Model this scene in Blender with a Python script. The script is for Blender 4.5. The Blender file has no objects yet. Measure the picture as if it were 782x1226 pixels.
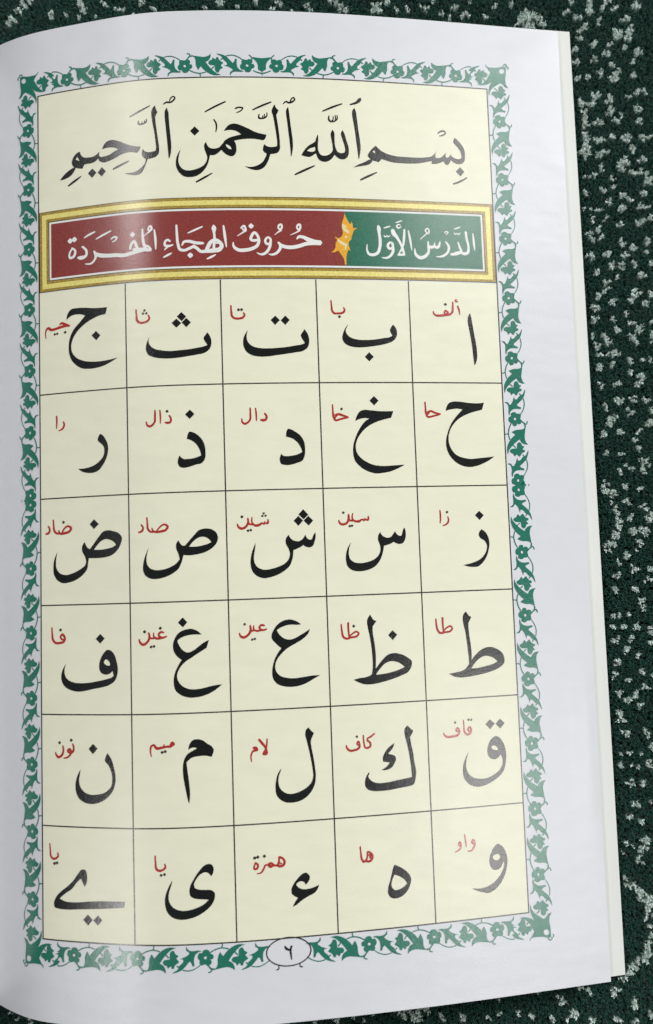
import bpy, math, random
import numpy as np
from mathutils import Matrix, Vector
from mathutils.geometry import delaunay_2d_cdt

scene = bpy.context.scene
COL = scene.collection
MM = 0.001
# ---------------------------------------------------------------- measured page data
# CFG: page profile and camera; the other strings are the printed page's artwork in page millimetres
# (x to the right from the left frame line, y down): O outline, H hole, S pen stroke x,y,width, D dot x,y,diameter
CFG = {"A": 23.058584761302, "RH": 25.6, "TH": [0.89867, 0.75975, 0.62116, 0.40442, 0.3686, 0.35414, 0.16454, 0.09027, 0.02125, -0.01098, 0.01098], "DTH": [0.03029, 0.08387, 0.12069, 0.01291, -0.00208, -0.01636, -0.01455, -0.02945, -0.00214, -0.01369, -0.02213], "KN": [-1.6, -0.75, -0.35, 0.1, 0.5, 0.9, 1.5, 2.3, 3.5, 5.0, 6.5], "PHI": 0.18500490071139894, "OFF": 6.627833059703066, "CAM": [-41.429, -70.473, 203.001], "AX": [[0.999214, -0.035499, -0.01762], [-0.034144, -0.996817, 0.072047], [-0.020122, -0.071389, -0.997246]], "F": 950.4494783170247, "CT": -51.067469011831015, "HD": -20.520312965950225, "EU": 135.51959745683834, "PT": -68.23769387859907, "PB": 172.00539432066762, "FOOT": [[-129.7, 88.2], [47.6, 79.4], [30.9, -184.6], [-131.0, -180.9]], "SPLIT": [[76.862, -16.684], [76.706, -3.727]]}
LETTERS = [
  (1, 5, 'alif', 'O 107.77,7.96! 107.26,8.78 107.11,9.60 107.32,11.96 107.68,14.25 107.95,16.72 108.14,19.53 108.31,21.11! 108.50,21.03! 109.05,19.52 109.15,18.11 108.95,15.64 108.55,12.83 108.18,10.00 107.96,8.59', 'S 104.63,6.18,0.32 104.95,7.17,0.36 105.07,8.37,0.18|S 104.49,4.56,0.25 104.09,4.78,0.29 104.25,5.06,0.32 104.76,4.98,0.21|S 103.42,5.22,0.29 103.35,6.57,0.39 103.19,7.70,0.43 102.62,8.28,0.43 101.53,8.51,0.46 100.27,8.67,0.46 99.13,8.70,0.43 98.50,8.36,0.35 98.25,7.59,0.21|S 102.08,8.36,0.36 101.89,7.73,0.39 101.40,7.45,0.36 101.10,7.81,0.32 101.44,8.23,0.32 102.02,8.08,0.28|D 101.48,5.83,0.61'),
  (1, 4, 'ba', 'O 76.66,11.24! 75.86,12.39 75.30,13.77 75.16,14.63 75.54,15.66 76.47,16.41 77.82,16.82 79.87,16.91 81.95,16.72 84.04,16.40 86.14,15.93 87.55,15.39 88.35,14.69 88.78,13.64 88.78,12.78 88.47,11.91 87.87,11.15! 87.35,11.92 87.07,12.62 87.35,13.42 87.61,13.90! 87.08,14.25 85.50,14.55 83.40,14.91 81.32,15.07 79.26,15.02 77.73,14.68 76.72,14.10 76.17,13.31 76.05,12.73 76.35,12.04|O 81.65,18.10! 82.75,19.23! 81.63,20.38! 80.54,19.25!', 'S 72.70,5.27,0.24 72.82,6.72,0.31 72.95,7.92,0.38 73.34,8.44,0.38 74.36,8.50,0.38 75.22,8.42,0.41 75.81,8.07,0.41 75.97,7.55,0.31 75.75,7.03,0.21|D 74.64,9.33,0.58'),
  (1, 3, 'ta', 'O 52.40,12.57! 51.57,13.86 51.20,15.38 51.30,16.57 51.86,17.77 53.00,18.63 54.81,19.06 56.80,19.08 59.14,18.80 61.48,18.47 63.84,18.11 65.52,17.78 66.56,17.03 67.04,15.67 66.98,14.30 66.67,13.44 66.00,12.45! 65.50,13.20 65.08,13.85 65.29,14.64 65.77,15.43 65.99,15.87! 65.24,16.18 63.55,16.48 61.53,16.81 59.52,17.00 57.19,17.11 55.20,17.03 53.72,16.67 52.64,15.91 52.11,14.88 52.07,13.86|O 59.03,9.08! 60.13,10.18! 58.99,11.37! 57.93,10.17!|O 61.47,9.09! 62.51,10.18! 61.43,11.38! 60.36,10.25!', 'S 48.51,6.49,0.27 48.57,8.02,0.34 48.77,9.22,0.40 49.26,9.60,0.40 50.42,9.72,0.40 51.36,9.43,0.40 51.70,8.82,0.34 51.42,8.30,0.24|D 50.28,7.57,0.57|D 51.04,7.55,0.57'),
  (1, 2, 'tha', 'O 28.98,13.37! 28.24,14.86 27.94,16.03 28.03,17.05 28.52,17.92 29.86,18.60 31.87,18.97 33.86,19.05 35.86,18.92 38.18,18.62 40.17,18.31 42.16,17.85 43.10,17.10 43.63,15.75 43.55,14.57 43.24,13.71 42.70,12.99! 42.19,13.69 41.81,14.25 41.96,14.87 42.37,15.55 42.69,16.07! 41.86,16.35 40.20,16.68 38.21,16.97 35.89,17.16 33.57,17.25 31.57,16.99 30.07,16.58 29.17,15.93 28.67,15.05 28.66,14.20|O 36.64,7.85! 37.78,8.98! 36.67,10.07! 35.53,8.91!|O 35.42,9.41! 36.56,10.57! 35.37,11.62! 34.26,10.43!|O 37.78,9.32! 38.88,10.44! 37.76,11.60! 36.66,10.37!', 'S 25.66,6.68,0.28 25.78,8.23,0.34 25.93,9.43,0.45 26.44,9.91,0.44 27.64,9.99,0.41 28.57,9.61,0.41 28.92,9.05,0.37 28.62,8.25,0.27|D 27.76,7.07,0.51|D 27.40,7.79,0.51|D 28.22,7.78,0.51'),
  (1, 1, 'jim', 'O 18.33,5.42! 17.87,7.10! 16.38,7.30 14.55,7.91 12.34,9.08 10.48,10.63 9.16,12.57 8.74,14.26 9.02,15.84 10.05,17.14 11.88,18.09 14.06,18.52 16.60,18.60 18.76,18.41 20.84,18.07! 19.47,18.81 17.67,19.61 15.50,20.11 13.32,20.20 11.49,19.91 10.03,19.02 8.75,17.53 8.20,15.93 8.11,13.85 8.61,11.65 9.56,10.02 11.06,8.54 12.55,6.96! 11.63,6.59 10.15,6.44 8.85,6.65 8.10,7.09 7.61,7.56! 7.61,7.04 8.11,5.70 8.86,5.02 10.17,4.88 12.39,5.00 14.95,5.36 17.13,5.44|O 15.32,11.05! 16.50,12.23! 15.40,13.33! 14.18,12.08!', 'S 1.89,11.56,0.18 1.87,9.74,0.30 2.10,9.31,0.37 2.65,9.13,0.51 3.26,9.58,0.51 4.30,9.55,0.47 5.06,9.39,0.47 6.39,9.11,0.47 8.27,9.02,0.36|S 5.06,9.46,0.36 5.45,9.01,0.25|S 5.71,8.55,0.29 6.21,8.25,0.43 7.22,8.67,0.51 8.34,9.10,0.36|D 4.33,10.81,0.51|D 5.01,10.74,0.51|D 7.17,10.58,0.58'),
  (2, 5, 'hha', 'O 110.27,30.55! 109.67,32.36! 107.73,32.82 105.90,33.41 104.06,34.28 102.39,35.66 101.24,37.38 100.73,39.10 100.83,40.82 101.36,42.20 102.54,43.58 104.29,44.29 106.06,44.58 108.58,44.40 110.76,44.21 112.33,44.02! 111.09,44.87 109.23,45.79 107.41,46.39 105.43,46.57 103.49,46.07 101.94,45.02 100.77,43.57 100.08,41.67 100.10,39.78 100.69,37.72 101.68,35.65 103.19,33.75 104.62,32.30! 103.45,32.09 102.02,32.19 100.29,32.61! 100.63,31.50 101.20,30.71 102.29,30.32 103.90,30.32 105.68,30.56 107.83,30.73 109.28,30.69', 'S 95.13,30.40,0.28 95.19,32.02,0.31 95.31,33.39,0.38 95.63,34.05,0.38 96.97,33.92,0.35 98.94,33.40,0.28|S 95.54,33.02,0.28 96.50,32.67,0.38 97.44,33.05,0.38 98.84,33.40,0.28|S 95.40,33.74,0.31 96.14,32.95,0.28'),
  (2, 4, 'kha', 'O 87.05,32.65! 86.46,34.29! 84.68,34.69 82.59,35.36 80.67,36.36 79.07,37.81 77.92,39.49 77.48,41.17 77.70,42.69 78.67,44.05 80.16,45.08 81.83,45.78 83.88,46.05 86.63,45.95 89.43,45.79! 87.98,46.55 85.88,47.36 83.81,47.74 82.09,47.81 80.24,47.28 78.42,46.14 77.12,44.53 76.81,42.85 76.91,40.99 77.68,38.64 78.78,36.62 80.03,35.10 81.08,34.46! 79.89,34.32 78.86,34.48 77.58,35.01! 78.04,33.73 78.76,32.71 79.63,32.34 81.33,32.42 83.39,32.64 85.45,32.68|O 82.40,28.94! 83.52,30.07! 82.38,31.23! 81.26,30.03!', 'S 72.17,30.97,0.24 72.22,32.50,0.30 72.37,34.02,0.41 72.75,34.77,0.37 74.11,34.48,0.37 75.92,34.12,0.31|S 72.62,33.58,0.27 73.47,33.32,0.41 74.54,33.63,0.41 75.82,34.08,0.31|S 72.49,34.36,0.30 73.30,33.52,0.27|D 74.33,32.07,0.54'),
  (2, 3, 'dal', 'O 61.26,36.67! 60.90,37.34 60.76,38.61! 62.18,39.03 63.31,39.89 64.10,41.07 64.53,42.35! 63.38,42.90 61.71,43.23 60.39,43.27 59.80,43.06 59.52,42.66! 59.23,43.32 59.10,44.31 59.41,45.09 60.32,45.40 61.65,45.37 63.32,44.90 64.49,44.42 64.95,43.60 65.21,41.76 64.98,39.75 64.19,38.39 62.89,37.37 61.91,36.82', 'S 55.84,32.89,0.33 56.28,33.74,0.40 56.03,34.41,0.43 55.30,34.53,0.47 54.78,34.42,0.23|S 53.70,31.58,0.23 53.83,33.03,0.30 53.85,34.67,0.20|S 52.42,31.49,0.27 52.44,33.17,0.33 52.34,34.34,0.36 51.80,35.00,0.36 51.07,35.31,0.40 50.52,34.97,0.33 50.38,34.06,0.20'),
  (2, 2, 'dhal', 'O 37.86,36.87! 37.59,37.40 37.30,38.55! 38.69,39.16 39.66,40.12 40.28,41.30 40.61,42.60! 39.10,43.15 37.46,43.36 36.32,43.29 35.83,42.91 35.51,42.47! 35.17,43.29 35.08,44.27 35.46,45.11 36.44,45.44 37.75,45.25 39.39,44.74 40.70,44.45 41.37,43.65 41.64,41.83 41.45,40.17 40.77,38.66 39.55,37.46 38.58,36.96|O 38.17,31.58! 39.23,32.68! 38.09,33.82! 36.99,32.68!', 'S 33.24,32.82,0.30 33.65,33.77,0.36 33.44,34.43,0.40 32.71,34.56,0.43 32.18,34.41,0.23|D 32.76,31.80,0.57|S 31.04,31.43,0.23 31.14,33.00,0.30 31.11,34.67,0.17|S 29.87,31.44,0.27 29.84,33.11,0.37 29.72,34.27,0.37 29.21,34.91,0.40 28.53,35.25,0.40 27.93,34.92,0.34 27.74,34.08,0.20'),
  (2, 1, 'ra', 'O 16.13,36.24! 15.58,37.01 15.46,37.85 16.17,38.56 16.88,39.28 17.11,40.47 16.85,41.62 15.76,42.89 14.31,43.81 12.32,44.33 10.28,44.41! 11.22,45.07 12.67,45.49 14.29,45.52 15.55,45.05 16.82,43.63 17.73,41.84 18.08,40.19 17.95,38.84 17.43,37.64 16.80,36.76', 'S 4.62,31.14,0.29 4.69,32.68,0.32 4.56,34.21,0.18|S 6.45,32.65,0.29 6.67,33.51,0.36 6.29,34.27,0.36 5.16,34.76,0.18'),
  (3, 5, 'zay', 'O 108.05,61.98! 107.48,62.61 107.30,63.39 107.66,64.08 108.70,64.79 109.19,65.65 109.12,67.01 108.52,68.18 107.22,69.33 105.22,70.11 103.01,70.54! 104.12,70.91 105.53,71.10 106.77,71.00 107.88,70.19 109.03,68.70 109.66,67.03 109.92,65.33 109.64,63.79 108.99,62.65|O 107.68,57.43! 108.80,58.55! 107.70,59.69! 106.55,58.47!', 'S 97.70,57.05,0.24 97.77,58.75,0.31 97.62,60.30,0.17|S 99.59,58.69,0.21 99.80,59.57,0.31 99.41,60.31,0.34 98.26,60.86,0.17|D 99.47,57.57,0.52'),
  (3, 4, 'sin', 'O 75.55,64.16! 74.66,65.49 74.16,67.12 74.11,68.60 74.46,69.93 75.37,70.79 76.69,71.16 78.37,71.12 80.07,70.68 81.46,69.84 82.53,68.38 83.10,66.90 83.44,65.32! 84.20,65.11 85.23,64.80 85.83,64.42! 86.43,64.74 87.28,64.96 88.07,64.82 88.62,64.07 88.92,62.74 88.89,61.73 88.61,61.05! 88.24,61.71 88.00,62.54 87.70,63.04 87.02,62.85 86.53,62.34 86.31,61.86! 85.84,62.48 85.30,63.14 84.61,63.39 83.60,63.16 82.94,62.57 82.66,61.96! 82.18,62.72 82.04,63.71 82.40,64.89 82.57,65.89 82.43,66.72 81.88,67.70 80.84,68.49 79.29,69.04 77.60,69.25 76.10,69.00 75.22,68.31 74.86,67.31 74.91,65.99 75.18,65.01', 'S 79.89,58.09,0.24 79.75,58.99,0.40 79.18,58.87,0.30 78.84,59.00,0.40 78.17,58.85,0.30 77.92,59.11,0.40 76.47,59.14,0.37 76.15,58.90,0.33 76.14,57.33,0.20|S 79.01,58.94,0.27 79.06,58.54,0.20|S 76.14,59.06,0.33 75.37,58.98,0.33 75.09,57.54,0.27|S 75.09,57.54,0.30 75.12,58.54,0.40 74.75,59.46,0.40 73.76,59.93,0.43 73.00,59.65,0.40 72.69,58.91,0.23|D 73.86,57.11,0.53|D 75.32,60.37,0.50|D 75.86,60.29,0.50'),
  (3, 3, 'shin', 'O 52.84,63.70! 52.04,65.54 51.57,67.48 51.56,69.10 52.07,70.58 53.18,71.59 54.46,72.03 56.09,71.86 57.90,71.27 59.56,70.35 60.74,69.25 61.34,67.80 61.67,65.68! 62.67,65.32 63.50,64.92 64.01,64.54! 64.65,64.95 65.47,65.14 66.24,64.84 66.78,63.70 67.05,62.39 66.98,61.63! 66.46,62.37 66.10,63.19 65.70,63.34 65.05,62.99 64.58,62.09! 63.89,63.12 63.05,63.59 62.07,63.49 61.26,63.04 60.64,62.04! 59.95,63.00 59.92,63.99 60.53,65.32 60.83,66.47 60.56,67.61 59.78,68.56 58.12,69.42 56.31,69.91 54.68,70.05 53.23,69.48 52.46,68.32 52.37,66.85 52.64,65.23|O 64.29,56.04! 65.46,57.40! 64.31,58.46! 63.12,57.24!|O 63.08,57.60! 64.16,58.75! 63.04,59.97! 61.92,58.72!|O 65.46,57.66! 66.58,58.81! 65.48,59.97! 64.30,58.75!', 'S 55.87,58.26,0.23 55.74,59.17,0.39 55.26,59.09,0.29 54.92,59.25,0.36 54.34,59.07,0.29 54.01,59.38,0.43 52.54,59.44,0.39 52.22,59.07,0.33 52.16,57.62,0.20|S 55.06,59.09,0.26 55.10,58.69,0.20|S 52.28,59.33,0.33 51.57,59.25,0.33 51.15,57.82,0.26|S 51.15,57.82,0.29 51.19,58.91,0.39 50.61,59.87,0.42 49.59,60.23,0.46 48.92,59.82,0.39 48.68,59.09,0.23|D 49.79,57.46,0.56|D 54.93,56.78,0.46|D 54.59,57.40,0.46|D 55.34,57.35,0.46|D 51.13,60.77,0.52|D 51.79,60.66,0.52'),
  (3, 2, 'sad', 'O 27.83,63.91! 26.86,65.99 26.39,67.92 26.37,69.38 26.95,70.53 28.10,71.22 29.42,71.36 31.23,71.07 33.20,70.26 34.68,69.18 35.36,67.91 35.95,65.98! 37.18,66.09 39.12,65.93 41.07,65.44 42.71,64.52 43.78,63.32 44.07,62.02 43.61,60.87 42.49,60.11 40.87,59.96 39.73,60.25 38.57,61.36 37.41,62.62 36.35,63.79! 35.77,63.77 35.22,63.20 34.82,62.47! 34.31,63.33 34.29,64.46 34.75,65.62 35.05,66.92! 34.22,67.87 32.58,68.78 30.61,69.27 29.13,69.25 27.98,68.79 27.26,67.63 27.19,66.33 27.44,65.04|H 37.28,64.08! 38.21,62.97 39.20,62.19 40.35,61.84 41.31,62.03 42.11,62.61 42.52,63.18! 41.44,63.63 39.81,64.00 38.51,64.12', 'S 29.72,60.23,0.26 30.53,59.22,0.30 31.56,58.64,0.33 32.37,59.19,0.42 32.03,59.86,0.42 30.77,60.27,0.43 29.62,60.36,0.39 28.96,60.14,0.33 28.61,59.41,0.20|S 27.45,56.88,0.26 27.56,58.35,0.30 27.67,59.60,0.36 28.13,60.17,0.36 29.12,60.31,0.33|S 26.04,58.52,0.30 26.50,59.36,0.33 26.29,59.94,0.40 25.37,60.30,0.30'),
  (3, 1, 'dad', 'O 4.58,64.18! 3.74,65.88 3.47,67.86 3.64,69.52 4.45,70.81 5.93,71.58 7.40,71.52 9.58,70.86 11.40,69.61 12.31,68.49 12.61,66.85 12.80,65.87! 14.65,65.94 16.78,65.85 18.55,65.43 20.14,64.18 21.03,62.58 21.22,61.28 20.54,60.33 18.98,59.71 17.57,59.48 16.51,59.76 15.43,60.87 14.16,62.47 13.08,63.74! 12.47,63.39 12.01,62.71 11.77,61.98! 11.11,63.01 11.10,64.16 11.80,65.51 12.07,66.83 11.78,67.65! 10.33,68.58 8.51,69.35 6.68,69.69 5.21,69.24 4.29,68.05 4.15,66.56 4.31,65.23|H 14.14,63.95! 15.05,62.83 16.12,61.89 17.19,61.54 18.42,61.82 19.29,62.34 19.77,62.95! 18.92,63.48 17.51,63.82 15.74,64.01|O 14.23,56.69! 15.43,57.90! 14.20,59.04! 13.11,57.83!', 'S 5.85,59.57,0.28 6.52,58.53,0.32 7.37,58.04,0.35 8.25,58.58,0.45 7.87,59.26,0.45 6.58,59.67,0.46 5.36,59.72,0.39 4.92,58.93,0.21|S 3.52,56.36,0.28 3.62,57.87,0.32 3.80,59.05,0.39 4.36,59.61,0.39 5.29,59.71,0.35|S 2.10,57.86,0.32 2.55,58.76,0.36 2.28,59.41,0.43 1.43,59.68,0.32|D 6.24,57.05,0.56'),
  (4, 5, 'tta', 'O 103.05,81.78! 102.42,82.49 102.21,83.31 102.32,84.65 102.71,86.66 102.98,89.00 103.18,91.34 103.32,94.16! 103.79,94.52! 104.04,92.38 103.95,90.05 103.71,87.71 103.56,85.71 103.59,84.54! 104.32,83.34! 104.29,83.07! 103.71,82.71 103.29,82.09|O 98.16,96.42! 99.73,96.18 101.13,95.96 102.20,95.52 103.50,94.01 105.18,92.10 107.01,90.87 108.80,90.56 110.55,91.12 111.92,92.29 112.32,93.48 112.15,94.64 110.66,95.72 108.13,96.58 105.28,97.08 103.16,97.36 101.06,97.44 99.34,97.08|H 103.78,95.44! 104.72,94.24 106.01,93.14 107.45,92.62 108.85,92.90 109.89,93.45 110.57,94.12! 109.30,94.65 107.14,95.13 105.36,95.43', 'S 95.49,83.18,0.27 95.58,84.84,0.34 95.87,86.02,0.41 96.37,86.60,0.41 97.58,86.49,0.37 98.88,86.32,0.37 99.47,85.68,0.34 99.04,85.07,0.34 98.34,85.30,0.31 97.25,86.18,0.30|S 97.16,82.99,0.41 97.15,84.75,0.34 97.25,86.31,0.30'),
  (4, 4, 'zza', 'O 79.42,81.51! 78.77,82.47 78.61,83.28 78.76,84.59 79.12,86.56 79.45,89.19 79.59,91.47 79.60,93.74 79.25,95.83! 80.23,94.75! 80.38,92.81 80.40,90.53 80.17,87.92 79.91,85.95 79.88,85.03 79.94,84.32! 80.90,83.05! 80.27,82.86 79.79,82.18|O 74.90,96.57! 76.24,96.26 77.91,96.09 79.09,95.66 80.15,94.42 81.73,92.55 83.47,91.08 84.83,90.82 86.51,91.16 88.17,92.06 89.09,92.93 89.04,93.90 88.20,95.33 86.30,96.21 83.90,96.96 81.53,97.51 79.51,97.79 77.51,97.74 76.04,97.21|H 80.26,95.66! 81.32,94.32 82.72,93.09 84.08,92.67 85.59,92.98 86.58,93.55 87.33,94.21! 86.02,94.73 83.97,95.27 81.94,95.58|O 84.72,85.44! 85.79,86.54! 84.69,87.77! 83.59,86.54!', 'S 72.40,83.50,0.26 72.54,85.29,0.33 72.79,86.44,0.39 73.44,86.89,0.39 74.78,86.66,0.36 76.05,86.42,0.39 76.51,85.79,0.33 75.99,85.38,0.33 75.14,85.73,0.30 74.22,86.47,0.30|S 74.07,83.21,0.39 74.08,84.87,0.33 74.18,86.47,0.30|D 75.37,84.05,0.56'),
  (4, 3, 'ain', 'O 62.92,83.10! 61.80,82.31 60.35,81.87 58.71,82.12 57.39,82.94 56.38,84.28 55.92,85.39 56.00,86.13 56.78,87.19 58.13,88.44! 57.02,89.93 56.15,91.97 55.84,93.87 56.05,95.48 56.98,96.64 58.41,97.22 60.35,97.44 62.30,97.22 63.94,96.66 65.60,95.78 67.06,95.05! 64.97,95.11 63.01,95.33 61.06,95.49 59.12,95.30 57.52,94.65 56.66,93.43 56.63,92.15 57.15,90.90 58.33,89.51 59.66,88.44 61.64,87.40 63.63,86.20 64.55,85.27 64.94,84.25! 64.00,84.86 62.68,85.58 61.35,86.26 60.04,86.53 58.75,86.15 57.80,85.31 57.19,84.25! 58.02,83.71 59.17,83.27 60.80,83.08 62.10,83.17', 'S 54.41,83.08,0.23 53.73,82.89,0.39 53.17,83.32,0.35 53.51,83.97,0.39 54.87,83.87,0.26|S 53.57,84.04,0.35 52.50,84.19,0.35 51.93,83.94,0.32 51.86,82.91,0.19|S 51.93,84.04,0.32 51.37,84.14,0.32 51.02,82.88,0.26|S 51.02,82.88,0.29 51.08,84.23,0.42 50.38,85.16,0.42 49.40,85.60,0.45 48.74,85.26,0.38 48.50,84.54,0.22|D 49.77,82.57,0.51|D 51.42,86.16,0.48|D 52.03,86.03,0.48'),
  (4, 2, 'ghain', 'O 39.77,84.53! 38.89,83.76 37.46,83.17 36.01,83.28 34.55,83.93 33.49,85.33 33.07,86.91 33.33,88.35 34.12,89.49 35.06,90.22! 33.90,92.03 33.22,93.91 33.10,95.48 33.48,97.08 34.74,98.22 36.49,98.82 38.40,98.83 40.32,98.43 42.26,97.56 44.24,96.13! 42.29,96.30 40.36,96.70 38.44,97.00 36.53,96.87 35.10,96.18 34.16,95.04 33.90,93.77 34.38,92.36 35.69,90.82 37.32,89.76 39.27,88.56 40.83,87.67! 41.41,85.84! 40.28,86.37 38.98,87.28 37.67,88.19 36.38,88.55 35.27,87.94 34.49,86.80 34.19,85.74 35.01,85.13 36.47,84.63 38.07,84.47 39.04,84.50|O 35.46,80.47! 36.50,81.60! 35.48,82.75! 34.31,81.59!', 'S 31.06,83.82,0.23 30.34,83.67,0.39 29.78,84.19,0.36 30.25,84.91,0.42 31.66,84.67,0.26|S 30.32,85.01,0.39 29.17,85.07,0.39 28.75,84.80,0.32 28.61,83.78,0.19|S 28.75,84.99,0.32 27.96,85.04,0.32 27.42,83.74,0.26|S 27.42,83.74,0.29 27.60,84.90,0.42 27.02,85.94,0.42 26.08,86.46,0.46 25.39,85.99,0.39 25.13,85.16,0.23|D 30.20,82.77,0.58|D 26.46,83.49,0.59|D 27.96,87.02,0.52|D 28.65,86.91,0.52'),
  (4, 1, 'fa', 'O 6.68,90.62! 5.79,91.98 5.41,93.43 5.58,94.73 6.30,95.86 7.74,96.67 9.54,97.06 11.32,96.93 13.44,96.52 15.55,96.15 17.65,95.59 19.04,94.64 19.68,93.21 19.81,91.78 19.52,90.17 18.96,88.56 18.10,87.65 17.23,87.48 16.35,88.21 15.64,89.32 15.20,90.76 15.25,92.05 15.77,92.85 16.81,93.18 17.68,93.03 18.52,92.37! 18.78,93.43! 18.54,93.68 16.97,94.24 14.87,94.67 12.76,95.01 10.63,95.13 8.48,94.90 7.04,94.25 6.33,93.11 6.26,91.98|H 16.32,90.45! 16.86,89.66 17.38,89.89 17.92,90.79 17.88,91.11! 17.01,91.04|O 15.50,83.74! 16.61,84.83! 15.50,86.00! 14.36,84.89!', 'S 2.98,82.10,0.28 3.08,83.64,0.32 3.26,84.96,0.42 3.81,85.62,0.42 5.11,85.70,0.42 6.14,85.41,0.41 6.40,84.51,0.41 5.75,83.71,0.42 5.27,84.33,0.35 5.67,84.89,0.35 6.29,84.90,0.31|D 5.28,82.66,0.59'),
  (5, 5, 'qaf', 'O 102.15,115.00! 101.08,116.87 100.53,118.94 100.65,120.73 101.35,122.07 102.69,122.99 104.23,123.34 105.99,123.09 107.96,122.27 109.60,121.26 110.80,119.89 111.37,117.97 111.56,116.34 111.37,114.69 110.74,113.16 109.91,112.12 109.04,111.83 107.95,112.47 107.18,113.73 106.85,115.34 107.04,116.33 107.88,117.11 108.93,117.19 109.73,116.70 110.15,116.17! 110.53,117.08 110.57,118.23 109.86,119.65 108.21,120.83 106.42,121.50 104.67,121.52 102.96,121.07 101.80,120.00 101.35,118.51 101.54,116.74 101.83,115.79|H 107.85,114.27! 108.40,113.98 109.26,114.37 109.68,115.12! 108.87,115.09 108.17,114.85|O 107.87,107.77! 109.02,108.87! 107.82,110.10! 106.69,108.84!|O 110.42,107.77! 111.53,108.87! 110.40,110.11! 109.26,108.88!', 'S 101.20,107.49,0.20 101.26,109.07,0.27 101.37,110.32,0.34 101.90,110.94,0.37 102.60,110.82,0.37 103.02,110.10,0.37 102.71,109.23,0.34 102.24,109.66,0.30 102.46,110.19,0.30 102.95,110.16,0.27|D 102.49,107.51,0.47|D 103.15,107.56,0.47|S 100.10,110.16,0.30 99.66,109.22,0.30 99.29,109.72,0.30 99.61,110.13,0.30 100.10,110.03,0.30 99.83,110.77,0.37 98.32,111.18,0.40 96.94,111.16,0.40 96.38,110.76,0.30 96.16,110.23,0.20|D 99.10,107.95,0.47'),
  (5, 4, 'kaf', 'O 87.35,107.91! 86.72,108.61 86.58,109.41 86.79,110.71 87.21,112.67 87.66,115.59 87.90,117.85 87.98,119.85! 86.56,120.06 84.54,120.33 82.19,120.64 79.86,120.69 78.56,120.28 77.76,119.53 77.52,119.04 77.81,118.26 77.72,118.03! 77.13,118.85 76.72,120.09 76.77,121.20 77.33,121.97 78.47,122.37 80.45,122.52 82.78,122.43 85.13,122.13 87.15,121.90 88.34,121.57 88.84,120.17 89.05,118.58 88.73,116.63 88.44,114.04 88.08,112.08 87.88,110.62! 88.63,109.54! 88.72,109.16! 88.13,108.70 87.74,108.26|O 84.06,111.75! 83.03,112.39 82.17,113.14 81.63,113.90 81.16,114.99 81.22,115.79 82.05,116.01 82.78,116.12! 82.01,117.02 80.65,117.76! 81.64,117.83 82.65,117.64 83.33,117.21 83.87,116.45 84.31,115.36 84.10,114.77 83.45,114.41 82.79,114.23 82.46,114.02! 83.16,113.43 83.68,112.76', 'S 79.42,109.24,0.26 78.47,109.92,0.33 77.69,110.35,0.29 77.67,110.77,0.32 78.25,111.28,0.36 78.28,112.08,0.36 77.71,112.46,0.39 77.11,112.39,0.32 76.82,111.35,0.29 76.73,109.49,0.23|S 75.76,111.54,0.29 75.46,110.82,0.32 75.14,111.40,0.29 75.68,111.76,0.32|S 75.79,111.60,0.32 75.56,112.36,0.39 74.56,112.77,0.39 73.41,112.82,0.42 72.80,112.31,0.35 72.60,111.50,0.19|D 75.17,109.72,0.49'),
  (5, 3, 'lam', 'O 63.87,106.92! 63.26,107.52 63.07,108.46 63.35,109.90 63.77,111.82 64.18,114.06 64.50,116.28 64.59,118.18 64.16,119.41 63.49,120.15 62.18,121.01 60.55,121.59 58.95,121.71 57.68,121.19 56.82,120.20 56.54,118.93 56.67,117.53 57.19,116.31 57.33,115.91! 56.53,116.90 56.00,118.59 55.82,120.45 56.07,121.87 56.83,122.85 58.09,123.56 59.52,123.71 61.13,123.51 62.76,122.77 64.10,121.45 64.96,119.78 65.22,117.90 65.09,116.01 64.75,113.46 64.43,111.55 64.31,110.27 64.50,109.49! 65.12,108.26! 64.55,107.81 64.18,107.35', 'S 52.32,109.03,0.38 53.06,109.95,0.44 53.68,110.77,0.38 54.00,111.73,0.38 54.05,112.40,0.32 53.21,112.41,0.28 53.39,111.95,0.25 53.89,111.26,0.28 54.11,110.17,0.29 54.21,108.98,0.25|S 53.63,112.25,0.38 53.96,111.89,0.32|S 50.96,110.91,0.38 51.54,110.88,0.47 51.84,111.36,0.47 51.26,111.46,0.44 50.75,111.81,0.32 50.44,112.64,0.28 50.53,113.96,0.19'),
  (5, 2, 'mim', 'O 36.14,110.64! 36.39,109.56 36.98,108.64 38.10,108.31 39.21,108.51 40.46,109.35 41.55,110.14 41.94,110.88 41.83,111.50 41.40,112.42! 40.08,112.11 38.49,112.14 36.90,112.45 35.67,113.43! 35.88,115.46 36.20,118.27 36.35,120.44 36.15,122.45! 35.96,122.44! 35.53,120.41 35.13,118.23 34.83,115.74 34.90,113.87 35.31,112.48 35.96,111.57 37.09,110.90 38.15,110.35! 37.42,110.13 36.79,110.26', 'S 27.65,111.94,0.19 27.41,110.50,0.29 27.66,109.57,0.38 28.25,109.36,0.38 28.79,110.05,0.48 30.08,109.96,0.44 31.21,109.77,0.38 32.11,109.67,0.51 32.57,109.05,0.70 32.69,109.43,0.63|S 30.58,109.25,0.22 30.60,109.84,0.32|D 30.13,111.02,0.57|D 30.84,110.85,0.57'),
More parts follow.
